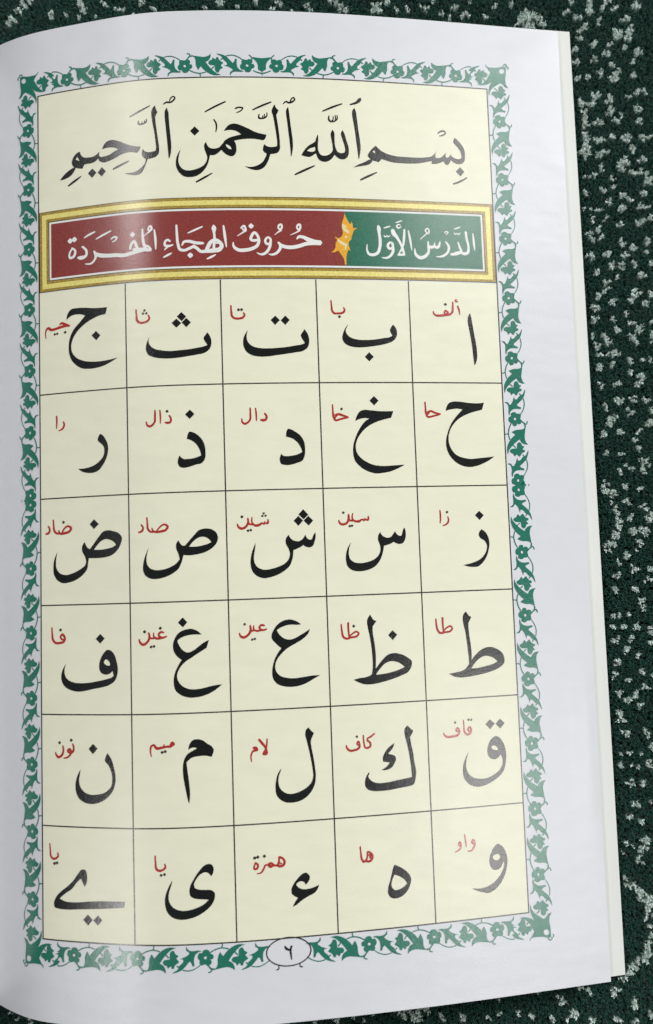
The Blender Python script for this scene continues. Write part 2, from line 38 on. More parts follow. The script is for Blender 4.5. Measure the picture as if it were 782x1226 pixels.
  (5, 1, 'nun', 'O 10.21,114.87! 9.34,116.53 8.90,118.27 9.02,120.01 9.82,121.56 11.22,122.40 12.96,122.67 14.88,122.32 16.61,121.41 18.00,119.98 18.78,118.25 18.94,116.37 18.59,114.50 17.94,112.46 17.02,111.12! 16.56,112.00 16.38,112.79 17.23,113.88 17.90,115.29 18.15,117.01 17.85,118.58 16.63,119.85 14.55,120.51 12.81,120.61 11.24,120.11 10.20,119.03 9.79,117.46 10.05,115.88|O 13.40,109.03! 14.54,110.13! 13.41,111.38! 12.30,110.22!', 'S 8.24,109.09,0.27 8.51,110.04,0.34 8.33,110.84,0.40 7.54,111.17,0.41 7.00,110.70,0.44 7.44,110.31,0.41 7.82,110.91,0.41 7.60,111.58,0.37 6.88,112.20,0.34 5.90,112.41,0.20|S 5.67,109.54,0.27 5.81,110.82,0.37 5.29,111.88,0.41 4.41,112.19,0.44 3.90,111.62,0.31 3.76,111.08,0.21|D 7.89,108.27,0.61|D 4.84,108.89,0.58'),
  (6, 5, 'waw', 'O 108.25,136.92! 107.33,137.64 106.57,138.85 106.07,140.41 106.15,141.70 106.89,142.73 107.93,142.93 108.83,142.44 109.45,141.38 109.78,141.09! 109.61,142.20 108.93,143.73 107.63,145.20 105.84,146.30 103.74,146.78 101.34,146.54! 102.68,147.25 104.03,147.71 105.40,148.00 106.81,147.58 108.45,146.24 109.79,144.14 110.43,141.96 110.52,140.36 110.08,138.71 109.27,137.50|H 106.87,139.94 107.42,139.41 108.29,139.34 108.85,140.03 108.22,140.71 107.35,140.63', 'S 102.43,136.45,0.30 101.86,136.08,0.30 102.24,135.41,0.30 102.58,136.24,0.33 102.21,137.42,0.33 101.70,137.92,0.30 100.80,137.96,0.20|S 100.17,134.04,0.20 100.34,135.56,0.26 100.48,136.91,0.17|S 99.08,136.72,0.26 98.62,136.30,0.26 98.89,135.68,0.30 99.23,136.42,0.30 98.81,137.40,0.30 97.65,137.93,0.16'),
  (6, 4, 'ha', 'O 82.94,139.47! 84.63,140.34 86.07,141.57 86.75,142.88 86.53,144.12 85.73,145.61 84.36,146.73 82.85,147.06 81.72,146.71 81.16,145.81 81.21,144.57 81.70,143.05 82.27,141.23 82.58,140.16|H 82.82,141.68! 84.21,142.28 85.18,143.05 85.74,143.95! 84.94,144.60 83.76,145.12 82.93,145.20 82.14,144.50 82.08,143.40 82.49,142.34', 'S 75.01,134.73,0.26 75.11,136.40,0.29 75.26,137.50,0.38 75.69,138.20,0.41 76.23,137.90,0.35 76.62,136.21,0.29|S 75.99,138.03,0.38 77.30,138.11,0.42 77.82,137.34,0.42 77.27,136.29,0.42 76.63,135.99,0.26|S 76.79,136.85,0.19 77.12,136.72,0.32 77.22,137.60,0.26'),
  (6, 3, 'hamza', 'O 62.06,142.22! 62.72,141.56 63.07,140.82 62.87,140.03 62.15,139.54 61.35,139.76 60.36,140.61 59.37,141.76 58.76,143.10 58.89,144.03 59.44,144.53 60.22,144.96! 59.56,145.77 58.96,146.88! 59.70,146.54 61.00,145.64 62.62,144.78 64.08,144.13 64.74,143.41 65.16,142.43! 63.96,142.89 62.67,143.16 61.40,143.15 60.45,142.71 59.94,141.96 60.49,141.48 61.29,141.39 61.76,141.64', 'S 56.23,135.62,0.37 57.04,136.05,0.38 57.40,136.75,0.41 57.06,137.53,0.47 55.85,137.50,0.41 56.13,136.60,0.34 56.13,135.61,0.28|S 56.28,136.92,0.25 56.69,137.13,0.31|S 55.85,137.53,0.37 54.91,137.40,0.37 54.11,137.53,0.56 53.74,137.14,0.44 54.19,136.83,0.37 54.91,137.34,0.37|S 54.11,137.44,0.31 53.01,137.21,0.28 52.65,137.89,0.34 52.02,138.77,0.28 51.04,138.98,0.19|D 52.82,135.20,0.59|S 50.67,136.53,0.31 51.31,137.03,0.37 51.04,137.87,0.37 50.47,137.87,0.34 50.52,137.19,0.28 50.82,136.60,0.28|D 50.63,135.45,0.59|D 51.33,135.31,0.59'),
  (6, 2, 'ya', 'O 31.95,139.43! 30.87,141.29 30.19,143.40 30.23,145.07 30.77,146.59 32.01,147.68 33.57,148.11 35.45,148.00 37.34,147.48 39.23,146.44 40.67,145.15 41.39,143.67 41.42,142.61 40.74,141.97 39.34,141.81 37.93,141.68 37.00,141.27 36.80,140.57 37.36,139.37 38.32,138.35 39.43,137.94 40.11,138.19 40.72,138.92! 41.14,138.18 41.32,137.27 41.03,136.49 40.25,136.15 39.30,136.41 38.18,137.43 36.89,139.20 35.91,140.99 35.73,142.04 36.02,143.12 36.95,143.61 38.67,143.84 40.07,144.00! 38.96,144.92 37.06,145.74 35.18,146.17 33.61,146.12 32.21,145.56 31.28,144.48 30.99,143.26 31.24,141.75 31.67,140.54', 'S 28.10,133.99,0.25 28.17,135.61,0.31 28.40,136.99,0.41 29.03,137.30,0.41 29.84,137.10,0.37 30.39,136.56,0.34 30.24,135.82,0.22|D 29.40,138.31,0.53|D 30.17,138.14,0.53'),
  (6, 1, 'final_ya', 'O 10.98,141.27! 11.44,140.32 11.56,138.77 11.12,137.55 10.25,137.50 9.37,138.40 8.12,140.01 6.68,141.33 4.88,142.67 3.60,144.00 3.04,145.43 3.22,146.20 4.31,146.52 6.28,146.58 10.16,146.30 13.62,146.07 17.38,145.78 20.58,145.47! 20.83,144.25! 18.75,144.26 15.36,144.30 11.91,144.55 8.42,144.88 5.94,144.78 4.51,144.25! 5.95,143.07 7.74,141.89 8.82,140.60 10.06,139.46! 10.40,140.21|O 11.68,147.39! 12.84,148.55! 11.72,149.81! 10.52,148.61!|O 14.19,147.51! 15.23,148.50! 14.16,149.68! 13.01,148.61!', 'S 2.03,132.00,0.24 2.17,133.62,0.27 2.31,134.87,0.34 2.93,135.40,0.37 3.67,135.26,0.37 4.22,134.70,0.34 4.12,134.01,0.24|D 3.26,136.44,0.58|D 3.92,136.28,0.57'),
]
ART_BISMILLAH = 'O 6.11,-28.14! 7.36,-29.42 8.68,-30.33 9.99,-30.88! 9.42,-31.74 9.49,-32.83 10.17,-33.97 11.05,-34.59 11.57,-34.73! 11.90,-33.72 12.62,-33.07 13.76,-32.90 15.20,-32.97 16.06,-33.40 16.86,-34.06! 16.76,-32.89 17.04,-32.63 18.04,-32.58 19.45,-32.85 20.87,-33.56 21.79,-33.93! 20.88,-34.46 19.48,-34.71 18.35,-34.67 17.49,-34.49! 17.93,-35.47 18.79,-36.31 20.35,-36.50 21.74,-36.04 23.94,-34.95 25.84,-34.26 27.50,-33.99! 27.03,-33.00 26.48,-32.51! 25.27,-32.85 23.90,-32.83 22.52,-32.53 21.12,-31.89 19.43,-31.30 17.73,-31.12 16.75,-31.66 16.47,-32.33! 15.75,-31.66 14.61,-31.33 13.32,-31.32 12.68,-31.21! 12.24,-30.23! 11.15,-30.47 10.43,-30.71! 9.98,-29.86 9.25,-29.01 7.93,-28.37 6.76,-28.12|H 10.39,-32.84! 10.89,-33.51! 11.51,-32.26!|O 14.87,-29.92! 15.94,-28.71! 14.79,-27.55! 13.69,-28.85!|O 17.38,-29.93! 18.44,-28.75! 17.35,-27.56! 16.26,-28.67!|S 8.35,-26.33,0.34 9.96,-27.26,0.51 11.82,-28.32,0.22|S 20.38,-29.02,0.33 22.20,-29.77,0.47 24.47,-30.62,0.22|O 31.19,-44.26! 30.56,-43.48 30.29,-42.68 30.32,-41.45 30.62,-39.24 30.98,-37.04 31.20,-34.85 31.31,-33.21 31.17,-32.68! 30.24,-32.47 29.31,-32.40 28.52,-32.73 27.99,-33.32! 27.76,-32.53 27.83,-31.71 28.35,-30.98 28.75,-30.74! 28.46,-29.62 27.51,-28.62 26.15,-27.79 24.79,-27.58 23.29,-27.60! 24.79,-27.12 26.41,-26.88 27.35,-27.14 28.17,-28.15 28.73,-29.46 29.20,-30.70! 30.21,-30.84 31.27,-31.18 31.86,-31.83 32.04,-33.17 31.82,-35.36 31.52,-37.82 31.30,-40.02 31.27,-41.38 31.79,-42.50! 31.49,-43.15|O 34.07,-43.50! 33.64,-42.75 33.56,-41.53 33.73,-39.06 33.94,-36.33 34.15,-33.61 34.35,-30.62! 34.53,-30.61! 34.90,-31.95 35.03,-33.57 34.90,-36.02 34.69,-38.48 34.55,-40.94 34.45,-42.44|S 33.30,-44.41,0.24 34.02,-44.87,0.38 34.94,-44.83,0.37 35.79,-45.34,0.37 36.14,-45.99,0.29 35.67,-46.31,0.27 35.09,-45.84,0.27 34.81,-45.16,0.24|S 24.88,-41.90,0.25 27.48,-43.11,0.38 29.97,-44.26,0.24|S 27.04,-40.58,0.22 27.10,-39.80,0.35 27.70,-39.69,0.27 27.97,-40.32,0.19|S 27.70,-39.69,0.27 28.45,-39.85,0.27 28.57,-40.60,0.19|S 28.45,-39.85,0.27 28.96,-40.19,0.27 29.03,-40.97,0.16|O 40.81,-38.51! 41.93,-37.31! 40.78,-36.14! 39.67,-37.36!|O 37.32,-32.76! 36.54,-31.48 36.07,-29.74 36.21,-28.12 36.97,-26.74 38.11,-25.84 39.28,-25.65 40.70,-25.83 42.14,-26.61 43.21,-27.80 43.94,-29.28 44.37,-31.11! 45.48,-31.15 46.40,-31.68 47.20,-32.43! 47.83,-31.67 48.85,-30.98 49.88,-30.79 50.55,-31.38 50.84,-32.74 50.69,-33.96 50.32,-34.72! 51.55,-34.99 53.11,-35.19 54.68,-35.25 55.98,-35.12 57.40,-34.83! 57.86,-35.22 58.23,-36.32! 57.06,-36.52 55.51,-36.97 53.97,-37.78 52.42,-38.51 51.13,-39.00 50.09,-39.08 49.18,-38.78 48.38,-37.97 47.92,-37.23! 48.75,-37.42 49.79,-37.47 50.83,-37.22 51.72,-36.68 52.11,-36.35! 50.80,-36.00 49.22,-35.51 48.17,-34.87 47.36,-33.84 46.57,-33.03 45.52,-32.77 44.49,-32.92 43.85,-33.48 43.54,-34.51! 43.08,-33.90 43.06,-32.81 43.42,-31.72 43.71,-30.50 43.50,-29.55 42.84,-28.62 41.52,-27.84 39.96,-27.41 38.66,-27.37 37.64,-27.80 36.88,-28.90 36.69,-29.99 36.88,-31.34|H 48.22,-33.83! 48.92,-33.64 49.55,-33.01 49.67,-32.52! 49.02,-32.69 48.44,-33.29|S 43.43,-42.17,0.27 45.78,-43.45,0.40 48.47,-44.74,0.29|S 40.88,-24.37,0.32 42.76,-25.38,0.45 44.81,-26.54,0.21|S 45.54,-40.17,0.27 46.09,-39.02,0.35 45.94,-37.01,0.19|S 50.79,-42.90,0.29 51.37,-43.20,0.35 52.03,-43.26,0.32 52.65,-43.10,0.29 52.27,-42.49,0.29 51.11,-41.92,0.19|S 55.04,-42.62,0.27 57.26,-43.69,0.40 59.65,-44.69,0.30|S 56.63,-41.54,0.21 56.60,-40.56,0.40 57.23,-40.46,0.32 57.59,-41.17,0.21|S 57.23,-40.46,0.32 57.86,-40.57,0.27 57.88,-41.56,0.19|S 57.86,-40.57,0.32 58.45,-41.02,0.27 58.50,-41.95,0.19|O 60.48,-44.10! 59.93,-43.18 59.72,-42.35 60.02,-41.13 60.29,-39.35 60.54,-37.44 60.75,-35.53 60.84,-34.17 60.76,-33.41! 59.84,-33.20 58.93,-33.19 58.15,-33.45 57.64,-33.91! 57.36,-33.04 57.33,-32.22 57.84,-31.68 58.22,-31.42! 57.80,-30.46 56.99,-29.23 55.66,-28.41 54.22,-28.08 52.75,-28.26! 53.70,-27.73 54.98,-27.32 56.41,-27.39 57.47,-28.02 58.29,-29.24 58.85,-30.61 59.06,-31.37! 60.05,-31.49 60.98,-31.86 61.39,-32.55 61.49,-34.18 61.38,-36.36 61.13,-38.82 60.90,-40.73 60.82,-41.41! 61.46,-42.61! 60.92,-43.06|O 63.77,-43.48! 63.28,-42.70 63.25,-41.74 63.45,-39.69 63.68,-36.95 63.93,-34.23 64.05,-32.05 64.09,-30.90! 64.22,-30.91! 64.59,-32.60 64.69,-33.97 64.53,-36.42 64.26,-38.88 64.07,-41.07 63.93,-42.58|S 62.61,-44.25,0.22 63.34,-44.87,0.35 63.99,-44.61,0.40 64.87,-44.86,0.38 65.47,-45.51,0.32 65.22,-45.97,0.27 64.68,-45.62,0.30 64.40,-44.93,0.27|O 66.66,-31.23! 67.36,-32.39 68.46,-33.65 69.81,-34.51 70.30,-34.93! 70.51,-35.76 70.94,-36.74! 70.98,-35.50 70.84,-33.85 71.00,-32.22 71.56,-31.41 72.61,-31.25 73.69,-31.70 74.47,-32.60 74.51,-33.70 74.30,-35.34 74.14,-36.98 74.58,-38.02! 75.01,-37.29 75.03,-35.64 75.22,-33.45 75.71,-32.37 76.50,-32.05 77.45,-32.30 77.61,-32.99 77.39,-34.36 76.91,-35.99 76.69,-37.08 77.12,-38.01! 77.57,-37.12 77.97,-35.48 78.45,-33.85 78.53,-32.48 78.21,-31.23 77.52,-30.58 76.71,-30.44 75.66,-30.86 74.89,-31.58! 74.18,-30.54 73.36,-29.91 72.29,-29.69 71.24,-29.98 70.61,-30.84 70.30,-31.79! 69.57,-31.30 68.76,-30.84 67.84,-30.90|H 68.07,-32.41! 68.83,-32.98 69.63,-33.27 70.09,-33.42! 70.14,-32.60 69.73,-32.24 68.94,-32.16|O 80.35,-43.89! 79.81,-43.17 79.70,-42.19 79.97,-39.99 80.28,-37.52 80.51,-35.04 80.74,-32.57 80.88,-30.79! 81.05,-30.80! 81.37,-32.33 81.54,-33.71 81.36,-36.18 81.06,-38.93 80.87,-41.14 80.67,-42.93|S 79.25,-44.69,0.27 80.21,-44.99,0.47 80.90,-45.30,0.55 81.68,-45.98,0.77 81.97,-46.42,0.44|S 64.95,-26.24,0.32 67.20,-27.35,0.48 69.87,-28.61,0.24|S 72.29,-42.67,0.27 74.65,-43.76,0.44 77.21,-44.79,0.27|S 73.90,-41.60,0.22 73.84,-40.50,0.41 74.36,-40.07,0.38 74.80,-40.53,0.27 74.89,-41.42,0.19|S 74.41,-40.08,0.33 75.33,-40.28,0.33 75.38,-41.77,0.19|S 75.33,-40.28,0.33 75.85,-40.74,0.30 75.86,-41.79,0.19|O 85.41,-34.36! 84.63,-33.71 83.77,-32.71 83.27,-31.58 83.84,-30.92 84.50,-30.48! 85.98,-30.13! 86.77,-30.99! 88.17,-30.56 89.80,-30.22 91.98,-30.13 94.46,-30.16 96.07,-30.30 98.31,-30.77 99.71,-31.12! 99.62,-30.36! 100.52,-30.38 101.93,-30.76 102.79,-31.14 103.18,-30.46 103.73,-30.29 104.31,-30.71 104.69,-31.66! 105.45,-31.00 106.56,-30.64 107.55,-30.77 108.21,-31.43 108.50,-32.85 108.36,-34.52 107.53,-36.02 105.99,-37.54! 105.67,-36.90 105.64,-36.20 106.36,-35.39 107.16,-34.32 107.53,-33.21 107.57,-32.37 107.05,-31.98 106.06,-32.01 105.23,-32.39 104.77,-32.78 104.85,-33.29! 104.40,-32.62 103.96,-32.18 103.40,-32.29 103.36,-32.56 103.54,-33.47! 102.87,-32.82 102.28,-32.23 101.43,-31.96 100.73,-32.01 100.67,-32.42 101.09,-33.84! 100.35,-32.82 99.49,-32.22 98.36,-31.97 96.13,-31.77 93.37,-31.78 90.41,-31.88 88.25,-32.36 86.64,-33.12|H 84.46,-32.82! 85.09,-33.18! 85.17,-32.27!|O 79.51,-28.46! 80.81,-29.28 82.18,-29.88 83.83,-30.73 84.51,-30.81! 84.07,-29.83 83.24,-29.32 81.87,-28.99 80.52,-28.72|S 81.19,-25.35,0.33 83.12,-26.35,0.49 85.44,-27.49,0.19|O 107.06,-29.82! 108.14,-28.70! 107.06,-27.44! 105.91,-28.70!|S 105.13,-25.39,0.34 106.77,-26.03,0.48 108.77,-27.19,0.23|S 101.62,-38.44,0.28 102.46,-39.02,0.37 103.39,-39.05,0.34 103.62,-38.64,0.31 102.84,-38.00,0.34 101.98,-37.78,0.20'
ART_TITLE = 'S 9.14,-10.35,0.36 10.06,-9.57,0.47 9.58,-8.11,0.56 8.66,-7.90,0.48 8.49,-8.78,0.42 9.31,-10.20,0.34|D 8.73,-12.20,1.06|D 9.88,-12.43,1.06|S 11.96,-10.37,0.42 13.08,-9.13,0.53 12.98,-8.04,0.55 11.41,-7.60,0.75 10.73,-7.76,0.39|S 15.01,-8.96,0.28 15.56,-7.77,0.66 15.32,-6.85,0.44 14.32,-5.89,0.41 12.71,-5.94,0.19|S 15.12,-8.49,0.44 16.18,-7.83,0.77 18.70,-7.34,0.79 20.97,-7.22,0.81 22.56,-6.98,0.78 24.36,-7.24,0.75 26.52,-7.69,0.69 28.12,-7.94,0.64|S 12.49,-12.52,0.22 13.84,-13.17,0.42 15.40,-13.74,0.28|S 15.61,-11.83,0.22 17.37,-12.59,0.41 19.59,-13.46,0.27|S 24.45,-8.38,0.48 24.88,-9.72,0.54 25.48,-10.23,0.54 25.94,-9.23,0.59 26.17,-8.36,0.59 25.23,-8.17,0.59|D 25.10,-11.92,1.02|S 19.55,-11.34,0.22 20.31,-11.79,0.38 21.08,-11.63,0.38 20.80,-11.07,0.33 19.90,-10.63,0.16|S 25.71,-8.13,0.64 27.05,-8.16,0.59 28.63,-7.88,0.69 29.63,-7.68,0.42|S 27.91,-8.81,0.53 28.78,-8.75,0.48 29.63,-7.90,0.42|S 27.61,-13.15,0.32 27.63,-11.50,0.51 27.82,-9.62,0.58 28.24,-8.39,0.69|S 29.12,-13.47,0.37 29.63,-13.71,0.45 29.77,-12.82,0.48 29.11,-12.67,0.40 29.04,-13.32,0.32|S 29.50,-12.49,0.37 28.70,-11.95,0.24 27.95,-11.37,0.16|S 30.50,-12.80,0.26 30.73,-10.49,0.50 30.78,-7.88,0.24|S 34.30,-9.65,0.37 33.68,-10.08,0.45 32.97,-9.37,0.45 33.09,-8.70,0.52 33.86,-8.53,0.52 34.98,-8.83,0.24|S 33.65,-8.38,0.42 32.86,-7.59,0.18|S 32.59,-5.74,0.24 33.51,-6.21,0.45 34.60,-6.75,0.24|S 35.89,-13.67,0.39 35.97,-11.32,0.50 36.18,-8.92,0.55 36.67,-7.58,0.60 37.57,-7.34,0.55 38.86,-7.78,0.57 40.03,-8.33,0.52|S 37.15,-8.57,0.26 37.61,-9.41,0.50 38.77,-9.56,0.58 40.43,-9.12,0.63 42.28,-9.02,0.47|S 39.77,-8.34,0.68 40.71,-7.78,0.63 41.54,-7.02,0.60 42.95,-6.99,0.68 44.75,-7.17,0.89 46.09,-7.41,0.89 46.68,-8.28,0.78 46.21,-9.16,0.73 45.20,-9.76,0.68 44.08,-9.25,0.73 43.44,-8.20,0.78 42.95,-7.15,0.68|S 44.80,-13.45,0.31 44.89,-12.83,0.89 44.91,-11.63,0.52 45.00,-10.03,0.52 44.84,-8.71,0.52 44.70,-7.25,0.57|S 44.92,-8.97,0.31 45.82,-8.96,0.31|D 39.08,-6.07,1.04|S 38.58,-11.59,0.18 40.24,-12.32,0.39 42.14,-13.13,0.26|S 43.06,-5.08,0.23 44.07,-5.53,0.44 45.14,-6.10,0.23|S 47.21,-13.33,0.34 47.48,-10.80,0.55 47.80,-7.94,0.21|S 49.47,-9.12,0.24 49.55,-8.11,0.52 50.66,-7.22,0.68 52.20,-7.16,0.73 54.01,-7.55,0.68 55.16,-8.24,0.63 55.66,-9.41,0.58 55.39,-10.70,0.53 54.64,-11.55,0.53 53.89,-10.62,0.58 53.71,-9.82,0.52 54.58,-9.55,0.58 55.41,-9.74,0.47|S 51.44,-12.63,0.37 52.15,-13.21,0.42 52.52,-12.49,0.42 52.46,-11.96,0.47 51.77,-12.47,0.31|S 52.46,-11.96,0.37 51.54,-11.37,0.26 50.54,-10.71,0.16|D 53.86,-13.16,1.00|S 57.80,-10.38,0.42 57.16,-9.47,0.47 57.55,-8.70,0.50 58.33,-8.88,0.47 58.46,-9.90,0.47 57.91,-10.43,0.37|S 58.50,-9.55,0.47 58.20,-7.87,0.55 57.23,-6.48,0.55 56.39,-6.11,0.47 55.11,-6.48,0.18|S 60.30,-9.10,0.37 60.90,-8.22,0.68 60.72,-7.56,0.58 59.91,-6.49,0.55 58.97,-6.06,0.45 57.94,-6.16,0.18|S 60.80,-8.41,0.68 62.14,-7.96,0.74 63.69,-7.89,0.76 65.26,-8.18,0.77 67.11,-8.78,0.74 68.69,-8.97,0.80 70.63,-9.05,0.96|S 64.88,-9.94,0.24 65.39,-10.53,0.56 66.38,-10.47,0.64 67.67,-9.81,0.90 69.22,-9.24,1.01 70.69,-9.10,0.96|S 60.46,-12.69,0.34 60.61,-13.39,0.40 61.14,-13.61,0.40 61.24,-12.64,0.42 60.76,-12.32,0.37 60.46,-12.74,0.32|S 61.17,-12.16,0.37 60.43,-11.70,0.26 59.53,-10.97,0.13|S 64.99,-12.73,0.34 65.17,-13.43,0.40 65.65,-13.65,0.40 65.77,-12.69,0.42 65.29,-12.36,0.37 64.99,-12.78,0.32|S 65.71,-12.20,0.37 64.85,-11.66,0.26 63.37,-11.00,0.13'
ART_LESSON = 'S 85.17,-13.78,0.43 85.31,-13.13,0.76 85.36,-11.91,0.57 85.53,-9.88,0.62 85.35,-8.25,0.62 84.73,-6.82,0.62 83.64,-6.33,0.62 82.57,-6.55,0.54 82.17,-7.35,0.38 82.24,-8.92,0.19|S 88.03,-9.68,0.43 87.39,-8.71,0.52 87.82,-7.99,0.52 88.57,-8.28,0.49 88.51,-9.42,0.49 88.03,-9.68,0.33|S 88.69,-8.67,0.49 88.69,-7.39,0.57 87.94,-6.15,0.51 87.05,-5.66,0.43 85.79,-5.71,0.16|S 86.55,-13.20,0.16 87.37,-13.47,0.33 88.22,-13.74,0.19|S 86.56,-11.32,0.16 86.73,-11.03,0.30 87.17,-11.18,0.22 87.34,-11.40,0.16|S 87.17,-11.18,0.24 87.60,-11.03,0.24 88.07,-11.37,0.16|S 88.76,-12.83,0.71 89.07,-11.89,0.93 89.66,-11.14,0.65 90.35,-10.02,0.52 90.97,-8.68,0.52 91.32,-7.33,0.52 91.53,-6.52,0.33|S 89.85,-6.47,0.33 90.88,-6.55,0.49 91.65,-6.57,0.38|S 89.96,-6.53,0.24 90.66,-7.63,0.35 91.31,-8.96,0.41 91.61,-10.88,0.52 91.79,-13.02,0.38|S 90.88,-14.08,0.16 90.28,-14.22,0.27 89.83,-13.77,0.30 90.19,-13.34,0.33 91.03,-13.76,0.16|S 89.59,-14.69,0.14 90.42,-14.94,0.27 91.28,-15.27,0.16|S 92.79,-12.83,0.25 93.17,-10.38,0.46 93.47,-7.72,0.19|S 94.28,-8.18,0.25 94.44,-6.74,0.57 95.50,-5.92,0.71 96.89,-6.35,0.66 97.77,-7.52,0.52 97.77,-8.89,0.49 97.75,-10.12,0.28|S 97.69,-8.94,0.49 98.65,-8.70,0.61 99.27,-8.99,0.44 99.39,-9.87,0.22|S 99.21,-8.88,0.50 100.25,-8.75,0.61 100.71,-9.67,0.39 100.85,-10.23,0.19|S 97.71,-12.31,0.28 97.13,-12.93,0.28 97.76,-13.47,0.28 98.12,-12.88,0.28 97.92,-12.05,0.22|S 97.71,-12.31,0.28 96.85,-11.60,0.22 95.79,-10.63,0.14|S 102.28,-10.28,0.25 103.05,-8.93,0.53 102.82,-7.68,0.50 101.49,-6.54,0.47 99.63,-6.29,0.14|S 105.51,-10.25,0.25 105.92,-8.89,0.47 106.24,-7.85,0.53 105.15,-7.29,0.67 103.52,-7.02,0.50|S 104.30,-7.10,0.61 106.14,-7.57,0.56 107.11,-7.28,0.64 107.91,-7.58,0.64 108.23,-8.97,0.47 107.86,-11.17,0.50 107.69,-12.96,0.50|S 109.54,-12.62,0.25 109.68,-10.41,0.48 109.85,-8.26,0.20|S 104.65,-12.62,0.17 104.91,-12.27,0.28 105.34,-12.46,0.19|S 105.34,-12.46,0.22 105.72,-12.30,0.28 106.22,-12.60,0.17|S 104.61,-13.56,0.14 105.46,-13.84,0.31 106.29,-14.18,0.17|S 102.13,-12.42,0.17 102.48,-12.87,0.25 103.01,-12.70,0.25 102.48,-12.10,0.19'
ART_ORNAMENT = 'O 76.86,-16.68! 76.61,-15.59 76.11,-14.23 76.06,-12.87 76.28,-11.80 76.04,-10.98 74.96,-10.36 74.37,-10.81! 74.43,-10.27 74.74,-10.01 74.39,-9.06 74.29,-7.98 73.79,-7.17 73.17,-6.75! 74.04,-6.77 74.90,-7.19 75.61,-6.26 76.23,-5.33 76.44,-3.72! 76.89,-3.73! 76.90,-5.34 77.16,-6.69 77.64,-7.51 78.02,-7.06! 77.86,-7.65 77.60,-8.59 77.72,-9.54 78.27,-10.09 78.49,-11.04 78.79,-11.86 79.16,-12.55 79.98,-12.98! 79.31,-13.04 78.91,-12.95 78.81,-13.76 78.52,-14.70! 78.23,-14.01 77.39,-15.21'
ART_ORNAMENT_LIGHT = 'S 76.36,-13.91,0.21 76.64,-12.75,0.48 77.72,-11.89,0.32|S 76.67,-13.70,0.21 77.24,-13.12,0.19|S 75.05,-9.83,0.32 75.97,-9.09,0.48 77.07,-8.63,0.32|S 76.88,-8.52,0.27 76.71,-7.49,0.21|D 76.96,-10.65,0.54'
ART_PAGE_DIGIT = 'S 56.89,155.26,0.17 57.26,155.89,0.36 57.67,156.11,0.29 58.15,156.27,0.19|S 58.44,155.39,0.29 58.17,156.27,0.29 58.24,157.33,0.26 58.35,158.36,0.12'
ART_FLOWER = 'O -1.71,-0.57 -1.75,0.06 -1.37,0.57 -1.40,1.15 -0.97,1.59 -0.17,1.43 0.49,1.69 1.11,1.48 1.29,0.77 1.01,0.44 1.46,0.42 1.78,-0.13 1.58,-0.62 1.07,-0.83 0.77,-1.50 0.11,-1.74 -0.53,-1.55 -0.83,-1.00 -1.32,-1.09|H -0.39,0.01 -0.27,0.28 0.05,0.31 0.28,0.09 0.25,-0.19 -0.01,-0.31 -0.29,-0.20'
ART_KLEAF = 'O 1.69,2.48! 2.27,2.34 2.59,1.74 2.71,0.24 3.23,-1.06! 3.65,-0.50 3.92,-0.10! 4.80,-1.14 5.97,-2.00 7.34,-2.49 8.94,-2.34! 7.99,-2.06 7.06,-1.37 6.12,-0.40 5.10,0.99! 5.81,1.34 6.33,2.12 6.44,3.11! 5.86,2.61 4.86,2.31 3.50,2.43 1.68,2.78!|S 0.97,-1.01,0.25 2.36,-1.70,0.27 3.72,-1.93,0.25 5.16,-1.62,0.25|S 3.49,-1.92,0.23 3.81,-2.46,0.23 3.74,-2.85,0.18|S 0.28,1.52,0.27 0.98,2.29,0.32 1.27,2.92,0.27 0.57,3.24,0.27|S 1.13,2.44,0.32 1.91,2.63,0.37'
ART_TREF = 'O 5.83,0.76 6.15,1.32 6.70,1.52 6.94,2.04 7.41,1.72 7.64,1.59 7.80,2.09 8.24,2.13 8.50,1.54 8.85,1.18 9.48,0.68 9.11,0.24 8.91,-0.09 9.37,-0.53 8.72,-1.00 8.20,-1.78 7.97,-1.76 7.50,-1.28 7.42,-0.47 7.33,0.06 6.76,0.14 6.13,0.29|S 6.54,-0.93,0.27 7.16,-0.23,0.27|S 8.99,1.56,0.27 9.55,1.99,0.25'
ART_VLEAF = 'O 7.86,3.14! 8.88,2.95 10.02,2.50 11.19,1.40 11.85,0.63! 12.22,1.00 12.63,1.78 12.93,1.65! 12.84,0.62 13.07,-0.54 13.65,-1.15 14.67,-1.43! 14.00,-1.62 12.66,-1.55 11.78,-1.73 11.19,-2.62! 11.22,-1.70 11.86,-1.17 11.05,-0.43 10.37,-0.17 9.64,0.10! 10.46,0.29 10.44,0.63 9.62,1.48 9.02,2.44 8.33,2.82|S 10.25,2.48,0.21 11.81,2.68,0.23 13.17,2.26,0.20 14.37,1.46,0.20'
ART_CORNER = 'O 5.48,-0.50! 4.94,0.20 3.67,0.33 2.04,0.16 0.74,-0.13 -0.00,-0.07! 0.05,2.13 0.24,3.52 0.06,4.66 -0.47,5.55! 0.44,5.27 1.10,4.51 1.51,4.31 2.51,4.84 3.72,5.73 4.58,6.83 4.81,8.03! 4.98,6.85 4.63,5.45 3.98,4.15 2.99,2.92! 3.98,4.03 4.82,4.67 5.76,5.03 6.92,5.21 7.83,5.00! 6.67,4.80 5.71,4.04 4.96,2.96 4.20,1.64! 4.84,0.65 5.39,0.00|H 1.07,0.43 0.57,0.60 0.41,1.07 0.62,1.57 1.15,1.82 1.65,1.65 1.81,1.18 1.60,0.68|S 0.67,-0.18,0.23 0.48,-0.65,0.26 0.01,-0.78,0.23 -0.28,-0.43,0.21|S 0.04,-0.18,0.21 -0.43,-0.21,0.21 -0.71,0.11,0.26 -0.46,0.55,0.21'
